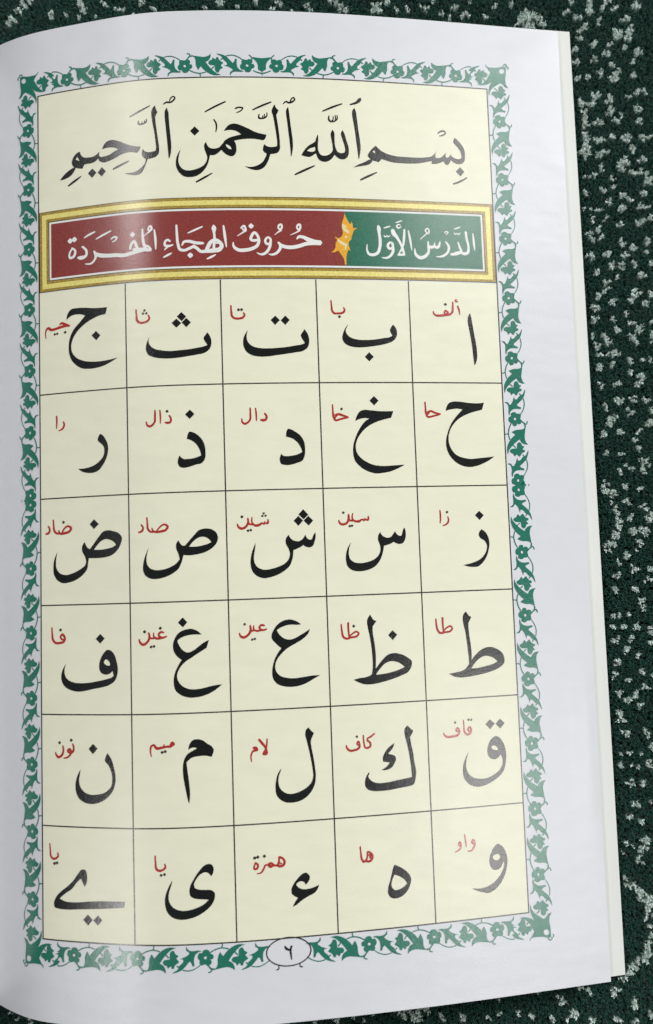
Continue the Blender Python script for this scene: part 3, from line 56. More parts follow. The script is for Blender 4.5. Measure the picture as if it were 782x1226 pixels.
ART_FLECKS = '25.8,80.1,0.86 30.5,79.8,0.86 30.7,78.1,0.86 30.5,76.9,0.86 33.8,77.5,0.98 35.3,79.9,0.86 37.4,77.6,1.04 42.9,78.0,1.15 27.9,75.6,0.58 25.8,75.0,0.52 32.6,74.1,0.98 39.7,74.5,0.98 29.0,73.1,0.81 27.2,71.4,0.80 27.4,69.5,0.80 37.1,71.5,1.03 37.6,70.3,1.09 36.9,69.2,0.86 40.8,71.6,0.92 40.5,70.1,0.86 40.2,69.1,0.80 31.0,68.0,1.03 35.1,67.7,0.86 39.3,66.3,0.80 42.6,64.9,0.97 25.8,66.5,0.63 34.1,64.7,0.97 25.9,63.0,0.75 30.7,63.2,0.80 35.8,61.8,0.92 41.1,62.4,0.80 37.1,59.9,0.69 32.4,59.8,0.86 29.2,58.7,0.80 26.3,58.5,0.80 35.7,58.2,1.03 40.9,58.4,0.91 29.9,53.4,0.80 31.2,53.8,0.74 42.5,53.9,0.74 41.7,53.7,0.63 43.7,53.8,0.63 39.5,52.7,0.91 34.1,52.2,1.08 26.1,52.2,0.86 27.0,50.7,0.80 29.3,51.2,0.86 28.2,50.8,0.74 27.5,48.9,0.97 27.1,47.3,0.91 27.6,45.9,0.80 27.2,44.8,0.80 34.3,49.0,0.97 41.7,49.1,1.03 37.5,47.7,0.74 41.8,46.0,0.97 31.0,45.8,1.03 35.8,45.8,0.97 27.4,42.8,0.97 27.6,41.1,1.02 27.4,39.7,1.02 27.2,38.2,1.14 25.7,38.0,0.68 27.2,36.3,0.80 30.4,41.1,0.85 31.9,41.3,0.80 34.4,41.5,0.74 37.8,41.3,0.97 38.8,41.7,0.74 42.3,41.2,0.74 43.9,41.4,0.74 39.6,38.2,0.91 30.5,36.7,1.08 32.9,38.1,0.68 31.7,38.0,0.51 37.4,34.9,1.02 35.9,33.5,1.08 41.6,35.0,0.85 42.5,35.3,0.62 31.2,33.3,0.91 26.8,31.4,0.45 27.9,31.4,0.57 29.3,31.5,0.57 38.6,31.6,0.68 40.0,31.7,0.74 41.2,32.1,0.57 43.1,30.7,0.96 43.1,29.0,0.85 34.1,30.4,0.85 34.2,28.5,0.91 31.6,27.1,0.96 26.5,27.1,0.85 41.6,25.7,0.85 36.3,25.6,0.85 38.2,24.2,0.96 32.7,23.9,1.07 35.9,22.1,0.96 26.2,22.4,0.68 27.9,22.0,0.57 29.6,22.3,0.73 40.7,22.2,0.85 42.4,22.1,0.62 27.8,19.1,0.85 31.1,19.1,0.90 34.7,17.5,0.96 40.1,17.7,0.96 41.5,19.0,0.51 42.8,19.2,0.62 29.4,16.6,0.79 26.7,16.0,0.85 30.2,14.8,0.90 27.2,14.1,0.90 35.1,12.7,0.84 41.7,13.0,0.96 38.1,11.4,0.90 41.6,10.0,0.90 36.4,9.6,0.67 35.6,9.2,0.56 31.1,9.7,0.90 26.9,9.3,0.90 32.2,6.6,0.96 34.6,6.4,0.84 37.9,6.6,0.84 42.7,6.9,0.79 28.6,5.0,0.90 33.7,3.3,0.73 40.3,3.8,0.84 39.2,3.3,0.67 30.3,2.2,0.90 30.2,0.5,0.90 28.1,-1.6,0.95 29.7,-0.5,0.45 38.1,-1.0,1.12 41.8,-1.2,0.95 31.7,-3.2,0.95 36.4,-2.9,0.84 40.2,-4.2,0.90 27.2,-4.6,0.90 34.7,-6.2,0.78 26.9,-7.7,0.90 31.6,-7.6,0.84 36.2,-9.2,0.73 37.2,-9.1,0.61 38.5,-10.5,1.06 32.5,-10.8,1.01 26.2,-12.1,0.78 29.3,-12.1,0.89 29.7,-13.7,1.06 30.7,-13.7,0.73 27.2,-14.6,0.95 36.5,-12.5,1.06 36.7,-13.8,0.84 37.6,-14.0,0.67 27.9,-17.1,0.78 29.2,-17.2,0.72 31.7,-16.9,0.95 35.2,-18.8,1.06 38.8,-18.7,0.61 40.2,-18.8,0.67 30.6,-20.0,1.06 27.5,-20.4,0.89 35.2,-22.2,0.89 38.0,-23.3,1.06 31.8,-24.9,0.95 36.8,-25.3,0.78 37.6,-25.2,0.67 27.4,-25.2,0.61 41.8,-8.9,0.73 41.3,-12.0,0.73 41.5,-13.4,0.73 28.4,-30.8,0.83 31.7,-29.5,0.94 32.8,-29.4,0.67 35.4,-29.5,0.94 39.0,-29.2,1.00 34.3,-32.5,1.00 30.5,-33.7,0.83 29.2,-34.0,0.55 29.1,-35.4,0.89 39.4,-35.7,1.11 30.8,-37.3,0.50 32.2,-37.4,0.66 36.6,-37.5,0.89 27.5,-38.5,0.89 35.2,-40.2,0.88 36.0,-42.0,0.77 27.8,-43.3,0.66 28.3,-42.8,0.55 31.8,-43.4,0.88 37.5,-45.1,0.77 37.7,-46.6,0.88 37.0,-48.0,0.94 33.2,-47.2,0.50 34.3,-47.3,0.44 32.2,-46.8,0.39 31.0,-48.6,0.94 27.1,-51.4,0.99 27.0,-52.8,0.94 28.8,-53.2,0.94 29.0,-54.2,0.72 32.1,-51.6,1.05 35.9,-52.8,0.83 28.7,-56.1,0.66 29.3,-57.4,0.88 32.3,-55.9,0.71 36.4,-57.2,0.93 29.5,-58.9,0.93 33.2,-59.5,0.71 37.9,-59.5,0.88 40.3,-32.4,0.78 30.2,-60.3,0.88 33.1,-60.4,0.82 38.0,-60.5,0.93 30.1,-61.9,0.93 29.0,-63.4,0.77 29.2,-64.7,0.99 28.1,-64.7,0.66 33.3,-63.5,0.99 36.2,-63.5,1.04 27.0,-66.5,0.93 28.5,-66.8,0.60 26.5,-68.2,0.71 35.0,-66.6,0.88 34.3,-68.2,0.77 31.6,-69.6,0.77 32.8,-69.8,0.60 29.6,-71.3,0.71 33.0,-73.1,1.04 37.2,-73.0,0.98 28.3,-74.8,0.71 29.1,-74.9,0.49 36.5,-76.3,0.93 28.1,-78.2,0.82 33.1,-78.1,0.93 33.9,-81.1,0.76 34.7,-82.8,0.82 34.7,-81.2,0.54 31.1,-84.7,0.93 28.5,-84.8,0.54 27.1,-84.8,0.44 26.7,-87.8,0.71 29.9,-87.8,0.76 32.8,-87.5,0.76 36.3,-88.9,0.87 27.4,-90.9,0.92 31.0,-90.8,0.71 36.3,-91.8,0.87 29.7,-93.4,0.81 33.2,-94.9,0.81 27.6,-96.6,0.92 33.4,-99.5,0.87 26.5,-99.7,0.70 29.9,-101.0,0.76 34.1,-103.2,0.87 31.4,-104.5,0.76 27.3,-104.4,0.81 29.6,-106.3,0.86 32.6,-107.6,0.86 27.4,-109.1,0.92 27.7,-110.9,0.86 28.6,-114.1,1.02 33.5,-114.4,0.81 34.4,-114.8,0.65 31.9,-119.3,0.65 28.8,-119.4,0.54 26.9,-119.5,0.48 30.4,-119.6,0.32 27.0,-122.3,0.75 29.4,-122.6,0.59 31.0,-122.7,0.32 33.8,-122.3,0.75 34.8,-117.6,0.70 35.9,-100.3,0.54 28.6,-127.1,0.64 29.5,-126.4,0.54 32.0,-126.6,0.91 33.5,-131.3,0.75 29.4,-132.2,0.64 30.6,-132.0,0.54 28.1,-135.1,0.75 31.4,-136.1,0.80 26.8,-141.4,0.59 28.3,-141.6,0.48 31.7,-140.9,0.85 30.3,-143.0,0.75 31.4,-142.7,0.59 26.1,-144.1,0.69 29.7,-145.7,0.96 25.7,-147.9,0.37 26.3,-150.0,0.80 26.6,-151.8,0.74 28.2,-151.6,0.80 28.9,-153.1,1.01 30.4,-153.2,0.85 30.1,-154.8,1.01 31.7,-154.7,1.06 32.4,-155.0,0.96 31.1,-156.0,0.96 30.3,-154.9,1.06 31.9,-154.6,1.06 31.4,-156.3,1.01 31.4,-158.1,0.90 31.2,-159.7,0.90 31.5,-161.7,0.74 31.7,-164.3,0.90 30.7,-166.3,0.85 30.8,-167.8,1.16 30.2,-169.4,0.95 28.4,-169.8,0.74 26.7,-170.9,0.90 28.0,-171.2,0.69 25.8,-172.7,0.74 24.4,-174.2,0.74 23.9,-173.9,0.58 21.6,-177.0,0.84 22.7,-176.3,0.63 15.6,-176.7,0.74 14.4,-175.6,0.69 26.5,-178.9,0.63 26.9,-180.4,0.84 11.6,-182.1,0.84 16.3,-183.5,0.74 22.0,-183.6,0.74 26.7,-184.1,0.79 30.3,-182.5,0.68 -127.7,81.3,0.76 -127.1,82.6,0.76 -125.6,82.1,0.70 -124.5,84.2,0.82 -125.0,85.2,0.70 -123.0,86.3,0.82 -123.8,87.3,0.70 -121.5,87.5,0.82 -116.2,82.6,0.76 -115.9,83.8,0.58 -111.5,82.7,0.58 -108.3,82.2,0.82 -107.7,85.5,0.76 -106.8,84.3,0.82 -108.0,86.6,0.70 -100.9,85.6,0.82 -101.5,86.5,0.70 -97.4,83.8,0.64 -96.5,84.1,0.47 -103.3,82.5,0.70 -91.2,85.4,0.87 -91.5,86.3,0.70 -87.9,83.7,0.64 -93.0,82.4,0.52 -113.9,84.3,0.35 -87.7,83.6,0.65 -73.3,83.5,0.65 -69.7,84.7,0.84 -69.2,84.1,0.56 -64.7,82.9,0.65 -59.7,84.2,0.74 -53.4,83.9,0.93 -52.7,83.2,0.65 -55.0,82.4,0.56 -55.7,82.5,0.46 -53.2,83.7,0.74 -46.3,82.3,0.74 -44.5,81.3,0.56 -39.3,83.5,0.74 -37.9,82.4,0.84 -36.8,81.4,0.84 -35.4,80.4,0.93 -35.0,81.1,0.74 -26.8,81.9,1.02 -27.3,80.7,1.02 -26.4,80.2,0.83 -28.3,80.0,0.65 -24.5,82.5,0.65 -23.5,82.7,0.46 -21.5,80.4,0.74 -18.3,80.2,0.74 -49.6,81.5,0.37 -18.7,80.3,0.64 -14.0,80.5,0.83 -11.3,82.0,0.76 -9.5,78.4,0.64 -5.7,79.9,0.83 -2.1,81.5,0.64 -2.3,77.7,0.76 -3.5,77.6,0.51 2.4,76.8,0.83 5.1,80.1,0.76 9.7,79.8,0.64 -7.4,76.8,0.70 13.2,77.5,1.02 15.1,77.0,1.01 11.9,75.9,1.14 10.9,74.6,1.01 14.1,75.7,1.01 16.9,75.3,1.14 17.5,73.9,0.89 14.9,73.7,0.89 13.0,73.8,0.89 24.0,77.3,0.70 25.7,80.2,0.63 26.4,75.3,0.44 27.6,75.6,0.51 -20.8,-181.9,0.76 -16.1,-182.3,0.70 -9.5,-182.6,0.63 -6.6,-181.5,0.82 -6.2,-178.1,0.51 -1.8,-181.2,0.82 1.3,-182.4,0.63 8.4,-178.0,0.70 9.0,-179.6,0.70 5.9,-183.1,0.76 10.0,-183.5,0.63 12.0,-181.9,0.69 15.7,-183.7,0.76 15.4,-176.7,0.70 13.6,-175.7,0.76 3.1,-176.7,0.63 21.9,-183.8,0.63 -47.0,-182.3,0.72 -42.7,-181.5,0.45 -40.0,-182.5,0.63 -37.9,-181.0,0.54 -30.3,-180.8,1.08 -29.4,-181.4,0.81 -27.4,-181.9,1.26 -24.9,-180.0,1.26 -26.2,-180.4,0.81 -20.7,-182.1,0.81 -20.0,-181.0,0.36 -52.4,-182.4,0.54 -129.0,-178.8,0.45 -123.5,-180.5,0.64 -126.7,-179.8,0.32'

# ---------------------------------------------------------------- camera
cam = bpy.data.cameras.new('camera')
cam_o = bpy.data.objects.new('camera', cam)
COL.objects.link(cam_o)
scene.camera = cam_o
cam.sensor_fit = 'VERTICAL'
cam.sensor_height = 36.0
cam.lens = CFG['F'] / 1226.0 * 36.0
cam.dof.use_dof = True
cam.dof.focus_distance = 0.197
cam.dof.aperture_fstop = 13.0
cam.clip_start = 0.005
cam.clip_end = 50.0
ax = np.array(CFG['AX'])
R = Matrix(((ax[0][0], -ax[0][1], -ax[0][2]), (ax[1][0], -ax[1][1], -ax[1][2]), (ax[2][0], -ax[2][1], -ax[2][2])))
cam_o.matrix_world = Matrix.Translation(Vector(CFG['CAM']) * MM) @ R.to_4x4()

# ---------------------------------------------------------------- light: a room with four ceiling panels
world = bpy.data.worlds.new('World')
scene.world = world
world.use_nodes = True
bg = world.node_tree.nodes['Background']
bg.inputs['Color'].default_value = (0.90, 0.95, 1.0, 1)
bg.inputs['Strength'].default_value = 0.05
scene.view_settings.view_transform = 'Standard'
scene.view_settings.look = 'None'
scene.view_settings.exposure = 0.0
scene.view_settings.gamma = 1.0

def room_lamp(name, loc, power, size, color=(1.0, 0.985, 0.96), target=None):
    l = bpy.data.lights.new(name, 'AREA')
    l.shape = 'RECTANGLE'; l.size = size[0]; l.size_y = size[1]
    l.energy = power; l.color = color
    o = bpy.data.objects.new(name, l)
    COL.objects.link(o)
    o.location = loc
    if target: o.rotation_euler = (Vector(target) - Vector(loc)).to_track_quat('-Z', 'Y').to_euler()
    return o
# ceiling panels: each one is mirrored somewhere in the glossy ink
room_lamp('ceiling_lamp', (1.28, -0.84, 2.0), 17.5, (0.64, 0.84))
room_lamp('ceiling_lamp', (1.25, 1.22, 2.0), 13, (0.66, 0.74))
room_lamp('ceiling_lamp', (-1.12, 1.30, 2.0), 14, (0.50, 0.92))
room_lamp('ceiling_lamp', (-1.34, -1.12, 2.0), 11.5, (0.26, 0.66))
room_lamp('ceiling_lamp', (-1.36, 0.10, 2.0), 0.6, (0.22, 0.70))
# unseen key light, added to brighten the page from the right
room_lamp('side_key_light', (1.50, 1.10, 1.05), 38, (0.7, 0.5), (0.95, 0.98, 1.0), target=(0, -0.02, 0))

# ---------------------------------------------------------------- helpers
A, RH = CFG['A'], CFG['RH']
KN, TH, DTH = np.array(CFG['KN']), np.array(CFG['TH']), np.array(CFG['DTH'])
UG = np.linspace(-1.7, 7.2, 446)
def profile(th):
    t = np.interp(UG, KN, th)
    k = np.hanning(31); k /= k.sum()
    t = np.convolve(np.pad(t, 15, mode='edge'), k, mode='valid')
    h = (t[1:] + t[:-1]) / 2
    x = np.concatenate([[0], np.cumsum(np.cos(h) * np.diff(UG))])
    z = np.concatenate([[0], np.cumsum(np.sin(h) * np.diff(UG))])
    return x - np.interp(5.0, UG, x), z - np.interp(5.0, UG, z)
PX0, PZ0 = profile(TH)
PX1, PZ1 = profile(TH + DTH)
CP, SP = math.cos(CFG['PHI']), math.sin(CFG['PHI'])
CT, HD, EU, PT, PB = CFG['CT'], CFG['HD'], CFG['EU'], CFG['PT'], CFG['PB']
XSP = -0.97 * A                              # the fold at the spine
W5, Y6 = 5 * A, 6 * RH

def dents(X, Y):
    """small handling dents of the sheet in its margins, mm"""
    d = 0.55 * np.exp(-((X - (EU - 2.2)) / 1.6) ** 2) * np.exp(-((Y - 113) / 24) ** 2)
    q = (X - (EU - 9)) * 0.28 + (Y - (PT + 8))
    d += 0.30 * np.exp(-(q / 2.2) ** 2) * np.exp(-((X - (EU - 9)) / 9) ** 2)
    q = (X - (EU - 4)) * -0.5 + (Y - (PT + 32))
    d += 0.12 * np.exp(-(q / 2.5) ** 2) * np.exp(-((X - (EU - 6)) / 5) ** 2)
    d += 0.05 * np.sin(X / 13.0 + 0.8 * np.sin(Y / 31.0)) * np.sin(Y / 19.0 + 1.3) + 0.04 * np.sin(X / 29.0 - Y / 23.0)
    return np.maximum(d, -0.08)

def raw(X, Y):
    u = X / A; w = Y / Y6
    x = (np.interp(u, UG, PX0) * (1 - w) + np.interp(u, UG, PX1) * w) * A
    z = (np.interp(u, UG, PZ0) * (1 - w) + np.interp(u, UG, PZ1) * w) * A
    return np.stack([CP * x + SP * z, -Y, -SP * x + CP * z + CFG['OFF']], -1)

def page_point(X, Y, lift=0.0, flat=False):
    """page millimetres -> world metres and normals"""
    X = np.asarray(X, float); Y = np.asarray(Y, float)
    e = 0.05
    du = raw(X + e, Y) - raw(X - e, Y); dv = raw(X, Y - e) - raw(X, Y + e)
    n = np.cross(du, dv); n /= np.linalg.norm(n, axis=-1, keepdims=True)
    if flat:
        return (raw(X, Y) + n * np.asarray(lift)[..., None] if np.ndim(lift) else raw(X, Y) + n * lift) * MM, n
    def full(X, Y): return raw(X, Y) + n * dents(X, Y)[..., None]
    du = full(X + e, Y) - full(X - e, Y); dv = full(X, Y - e) - full(X, Y + e)
    m = np.cross(du, dv); m /= np.linalg.norm(m, axis=-1, keepdims=True)
    return (full(X, Y) + m * (np.asarray(lift)[..., None] if np.ndim(lift) else lift)) * MM, m

XL = np.concatenate([np.arange(-24, 45, 1.0), np.arange(45, 150, 2.5)])     # rulings shared by sheet and ink
YL = np.linspace(PT, PB, 81)

def link(name, me, mats, parent=None, kind=None, label=None):
    o = bpy.data.objects.new(name, me)
    COL.objects.link(o)
    for m in mats: me.materials.append(m)
    if parent: o.parent = parent
    if kind: o['kind'] = kind
    if label: o['label'] = label
    return o

def spline(pts, corner, closed=True, n=5):
    """centripetal-free Catmull-Rom through pts, broken at corners"""
    P = np.array(pts); N = len(P); out = []
    rng = range(N if closed else N - 1)
    for i in rng:
        p1, p2 = P[i], P[(i + 1) % N]
        L = np.linalg.norm(p2 - p1)
        p0 = P[i - 1] if (closed or i > 0) else p1
        p3 = P[(i + 2) % N] if (closed or i + 2 < N) else p2
        m1 = np.zeros_like(p1); m2 = np.zeros_like(p1)
        l0 = np.linalg.norm((p1 - p0)[:2]) + 1e-9; l1 = np.linalg.norm((p2 - p1)[:2]) + 1e-9; l2 = np.linalg.norm((p3 - p2)[:2]) + 1e-9
        t1 = ((p1 - p0) / l0 * l1 + (p2 - p1) / l1 * l0) / (l0 + l1)
        t2 = ((p2 - p1) / l1 * l2 + (p3 - p2) / l2 * l1) / (l1 + l2)
        chord = (p2 - p1) / l1
        c1 = corner[i] or (not closed and i == 0)
        c2 = corner[(i + 1) % N] or (not closed and i + 1 == N - 1)
        if c1 and c2: t1 = t2 = chord
        elif c1: t1 = 1.5 * chord - 0.5 * t2
        elif c2: t2 = 1.5 * chord - 0.5 * t1
        m1, m2 = t1 * l1, t2 * l1
        k = 1 if (c1 and c2) else n
        for j in range(k):
            t = j / k
            out.append((2*t**3-3*t**2+1)*p1 + (t**3-2*t**2+t)*m1 + (-2*t**3+3*t**2)*p2 + (t**3-t**2)*m2)
    if not closed: out.append(P[-1])
    return np.array(out)

def parse(art, weight=1.0):
    """-> list of (kind, polygon) with kind in O, H, D"""
    res = []
    for c in art.split('|'):
        k = c[0]; P = []; F = []
        for t in c[2:].split():
            F.append(t.endswith('!'))
            P.append([float(v) for v in t.rstrip('!').split(',')])
        if k in 'OH':
            res.append((k, spline(P, F)))
        elif k == 'D':
            x, y, d = P[0]; r = d / 2 * (1.0 if weight == 1.0 else 1.2)
            ang = np.linspace(0, 2 * math.pi, 13)[:-1]
            rr = r * (1 + 0.12 * np.cos(4 * (ang)))
            res.append((k, np.stack([x + rr * np.cos(ang), y + rr * np.sin(ang)], -1)))
        else:
            C = spline(P, F, closed=False, n=4) if len(P) > 2 else np.array(P)
            p = C[:, :2]; w = np.maximum(C[:, 2] * weight, 0.12) / 2
            d = np.gradient(p, axis=0); d /= np.linalg.norm(d, axis=1, keepdims=True) + 1e-9
            nn = np.stack([-d[:, 1], d[:, 0]], -1)
            a, b = p + nn * w[:, None], p - nn * w[:, None]
            cap0 = p[0] - d[0] * w[0] * 0.7; cap1 = p[-1] + d[-1] * w[-1] * 0.7
            res.append(('O', np.concatenate([[cap0], a, [cap1], b[::-1]])))
    return res

def winding(poly, q):
    """non-zero winding number of points q in poly"""
    wn = np.zeros(len(q), int)
    x, y = q[:, 0], q[:, 1]
    B = np.roll(poly, -1, axis=0)
    for (ax_, ay), (bx, by) in zip(poly, B):
        cr = (bx - ax_) * (y - ay) - (x - ax_) * (by - ay)
        wn += ((ay <= y) & (by > y) & (cr > 0)).astype(int)
        wn -= ((ay > y) & (by <= y) & (cr < 0)).astype(int)
    return wn

def fill(polys):
    """union of the O polygons minus the H ones, cut along the page rulings -> verts (mm), triangles"""
    pts = []; edges = []
    for k, p in polys:
        b = len(pts); n = len(p)
        pts += [Vector((float(x), float(y))) for x, y in p]
        edges += [(b + i, b + (i + 1) % n) for i in range(n)]
    allp = np.concatenate([p for k, p in polys])
    lo, hi = allp.min(0) - 0.2, allp.max(0) + 0.2
    for x in XL:
        if lo[0] < x < hi[0]:
            b = len(pts)
            pts += [Vector((float(x), float(lo[1]))), Vector((float(x), float(hi[1])))]
            edges.append((b, b + 1))
    for y in YL:
        if lo[1] < y < hi[1]:
            b = len(pts)
            pts += [Vector((float(lo[0]), float(y))), Vector((float(hi[0]), float(y)))]
            edges.append((b, b + 1))
    v, e, f, *_ = delaunay_2d_cdt(pts, edges, [], 0, 1e-5)
    V = np.array([(a.x, a.y) for a in v]); T = np.array([t for t in f if len(t) == 3], int)
    cen = V[T].mean(1)
    inside = np.zeros(len(T), bool); hole = np.zeros(len(T), bool)
    for k, p in polys:
        m = winding(p, cen) != 0
        if k == 'H': hole |= m
        else: inside |= m
    T = T[inside & ~hole]
    ar = np.cross(V[T[:, 1]] - V[T[:, 0]], V[T[:, 2]] - V[T[:, 0]])
    T[ar > 0] = T[ar > 0][:, ::-1]          # y runs down the page, so face up needs the other order
    T = T[np.abs(ar) > 1e-8]
    used, inv = np.unique(T, return_inverse=True)
    return V[used], inv.reshape(-1, 3)

def ink_mesh(name, groups, lift):
    """groups: list of (list of polygons, material index) laid on the page"""
    VV = []; TT = []; MI = []; LL = []; b = 0
    for gi, (polys, mi) in enumerate(groups):
        V, T = fill(polys)
        VV.append(V); LL.append(np.full(len(V), 0.004 * (gi % 7))); TT.append(T + b); MI += [mi] * len(T); b += len(V)
    V = np.concatenate(VV); T = np.concatenate(TT)
    co, no = page_point(V[:, 0], V[:, 1], np.concatenate(LL) + lift)
    me = bpy.data.meshes.new(name)
    me.from_pydata(co.tolist(), [], T.tolist())
    me.polygons.foreach_set('use_smooth', [True] * len(T))
    me.polygons.foreach_set('material_index', MI)
    me.normals_split_custom_set_from_vertices(no.tolist())
    me.update()
    return me

def rect(x0, y0, x1, y1): return np.array([(x0, y0), (x1, y0), (x1, y1), (x0, y1)])
def ring(x0, y0, x1, y1, a, b):
    """closed ring between the insets a and b of a rectangle"""
    return [('O', rect(x0 + a, y0 + a, x1 - a, y1 - a)), ('H', rect(x0 + b, y0 + b, x1 - b, y1 - b))]

def slab(name, x0, x1, y0, y1, top, bot, mats, parent, mirror=False, flat=False, ny=80, skew=0.0, label=None):
    """a sheet of paper (or a stack) bent over the page profile, closed on all sides"""
    xs = np.unique(np.concatenate([[x0], XL[(XL > x0 + .05) & (XL < x1 - .05)], [x1]]))
    ys = np.linspace(y0, y1, ny)
    Xg, Yg = np.meshgrid(xs, ys)
    Xg = Xg + skew * (Yg - y0) / (y1 - y0) * np.clip((Xg - x0) / (x1 - x0), 0, 1) ** 4
    ct, nt = page_point(Xg.ravel(), Yg.ravel(), top, flat)
    cb, nb = page_point(Xg.ravel(), Yg.ravel(), bot, flat)
    nx, n = len(xs), len(xs) * ny
    if mirror:
        sx, _, sz = page_point(np.array([XSP]), np.array([50.0]), -2.2, True)[0][0]
        for c, m in ((ct, nt), (cb, nb)):
            c[:, 0] = 2 * sx - 0.0006 - c[:, 0]; m[:, 0] *= -1
            a = math.radians(26); px, pz = c[:, 0] - (sx - 0.0003), c[:, 2] - sz      # unseen half of the book, tipped up to block light from the left
            c[:, 0] = sx - 0.0003 + math.cos(a) * px + math.sin(a) * pz
            c[:, 2] = sz - math.sin(a) * px + math.cos(a) * pz
    F = []
    idx = np.arange(n).reshape(ny, nx)
    a, b, c, d = idx[:-1, :-1].ravel(), idx[:-1, 1:].ravel(), idx[1:, 1:].ravel(), idx[1:, :-1].ravel()
    F += np.stack([a, d, c, b], -1).tolist()
    F += (np.stack([a, b, c, d], -1) + n).tolist()
    per = idx[0, :].tolist() + idx[1:, -1].tolist() + idx[-1, -2::-1].tolist() + idx[-2:0:-1, 0].tolist()
    side0 = len(F)
    for i in range(len(per)):
        p, q = per[i], per[(i + 1) % len(per)]
        F.append([p, q, q + n, p + n])
    if mirror: F = [f[::-1] for f in F]
    me = bpy.data.meshes.new(name)
    me.from_pydata(np.concatenate([ct, cb]).tolist(), [], F)
    sm = [True] * side0 + [False] * (len(F) - side0)
    me.polygons.foreach_set('use_smooth', sm)
    # keep the rims crisp: sharp edges around both faces
    att = me.attributes.new('sharp_edge', 'BOOLEAN', 'EDGE')
    pset = set(); m = len(per)
    for i in range(m):
        p, q = per[i], per[(i + 1) % m]
        pset.add((min(p, q), max(p, q))); pset.add((min(p, q) + n, max(p, q) + n))
    att.data.foreach_set('value', [tuple(sorted(e.vertices)) in pset for e in me.edges])
    me.update()
    return link(name, me, mats, parent, label=label)

# ---------------------------------------------------------------- materials
def mat(name, base, rough=0.5, spec=0.5, var=0.0, vscale=60.0, bump=0.0, bscale=2500.0, grain=0.0, gscale=3500.0, alt=None, wave=0.0, stretch=(1, 1, 1)):
    m = bpy.data.materials.new(name); m.use_nodes = True
    nt = m.node_tree; N = nt.nodes; L = nt.links
    b = N['Principled BSDF']
    b.inputs['Roughness'].default_value = rough
    b.inputs['Specular IOR Level'].default_value = spec
    tc = N.new('ShaderNodeTexCoord')
    mp = N.new('ShaderNodeMapping'); mp.inputs['Scale'].default_value = stretch
    L.new(tc.outputs['Object'], mp.inputs['Vector']); tcv = mp.outputs['Vector']
    def noise(scale, detail=3.0, r=0.55):
        n = N.new('ShaderNodeTexNoise'); n.inputs['Scale'].default_value = scale
        n.inputs['Detail'].default_value = detail; n.inputs['Roughness'].default_value = r
        L.new(tcv, n.inputs['Vector']); return n
    col = None
    rgb = N.new('ShaderNodeRGB'); rgb.outputs[0].default_value = (*base, 1); col = rgb.outputs[0]
    if var or alt:
        n = noise(vscale)
        ramp = N.new('ShaderNodeMapRange'); ramp.inputs['From Min'].default_value = 0.35; ramp.inputs['From Max'].default_value = 0.68
        L.new(n.outputs['Fac'], ramp.inputs['Value'])
        mix = N.new('ShaderNodeMix'); mix.data_type = 'RGBA'
        L.new(ramp.outputs['Result'], mix.inputs['Factor'])
        a2 = alt or tuple(c * (1 - var) for c in base)
        L.new(col, mix.inputs['A']); mix.inputs['B'].default_value = (*a2, 1)
        col = mix.outputs['Result']
    if grain:
        n2 = noise(gscale, 1.0)
        mr = N.new('ShaderNodeMapRange'); mr.inputs['From Min'].default_value = 0.3; mr.inputs['From Max'].default_value = 0.7
        mr.inputs['To Min'].default_value = 1 - grain; mr.inputs['To Max'].default_value = 1 + grain
        L.new(n2.outputs['Fac'], mr.inputs['Value'])
        mu = N.new('ShaderNodeVectorMath'); mu.operation = 'SCALE'
        L.new(col, mu.inputs[0]); L.new(mr.outputs['Result'], mu.inputs['Scale'])
        col = mu.outputs['Vector']
    L.new(col, b.inputs['Base Color'])
    if bump:
        n3 = noise(bscale, 2.0)
        bp = N.new('ShaderNodeBump'); bp.inputs['Strength'].default_value = bump; bp.inputs['Distance'].default_value = 0.0001
        L.new(n3.outputs['Fac'], bp.inputs['Height']); L.new(bp.outputs['Normal'], b.inputs['Normal'])
        if wave:                                  # slow ripples of the sheet
            n4 = noise(48.0, 2.0)
            bw = N.new('ShaderNodeBump'); bw.inputs['Strength'].default_value = wave; bw.inputs['Distance'].default_value = 0.0004
            L.new(n4.outputs['Fac'], bw.inputs['Height']); L.new(bw.outputs['Normal'], bp.inputs['Normal'])
    return m

M = {}
PAPER = dict(rough=0.29, spec=0.38, bump=0.27, bscale=2200.0, wave=0.6)
INK = dict(rough=0.19, spec=0.55, bump=0.25, bscale=2600.0)
M['paper'] = mat('white_paper', (0.705, 0.715, 0.745), var=0.022, vscale=150, stretch=(1.0, 2.2, 1.0), **PAPER)
M['edge'] = mat('paper_edge', (0.72, 0.71, 0.66), rough=0.7, spec=0.2, grain=0.12, gscale=6000)
M['cover'] = mat('cover_board', (0.745, 0.75, 0.715), rough=0.6, spec=0.2, var=0.03, vscale=50)
M['cream'] = mat('cream_tint', (0.838, 0.828, 0.648), var=0.035, vscale=150, stretch=(1.0, 2.2, 1.0), **PAPER)
M['black'] = mat('black_ink', (0.011, 0.0125, 0.012), grain=0.3, **INK)
M['line'] = mat('rule_ink', (0.035, 0.032, 0.028), **INK)
M['red'] = mat('red_ink', (0.42, 0.035, 0.030), grain=0.15, **INK)
M['dot'] = mat('dark_dot_ink', (0.055, 0.045, 0.035), **INK)
M['green'] = mat('border_green_ink', (0.022, 0.175, 0.115), grain=0.12, **INK)
M['maroon'] = mat('maroon_ink', (0.255, 0.048, 0.042), grain=0.18, **INK)
M['bgreen'] = mat('banner_green_ink', (0.020, 0.150, 0.090), grain=0.25, **INK)
M['white'] = mat('white_print', (0.80, 0.80, 0.77), **PAPER)
M['olive'] = mat('olive_gold_ink', (0.36, 0.25, 0.055), grain=0.3, gscale=2500, **INK)
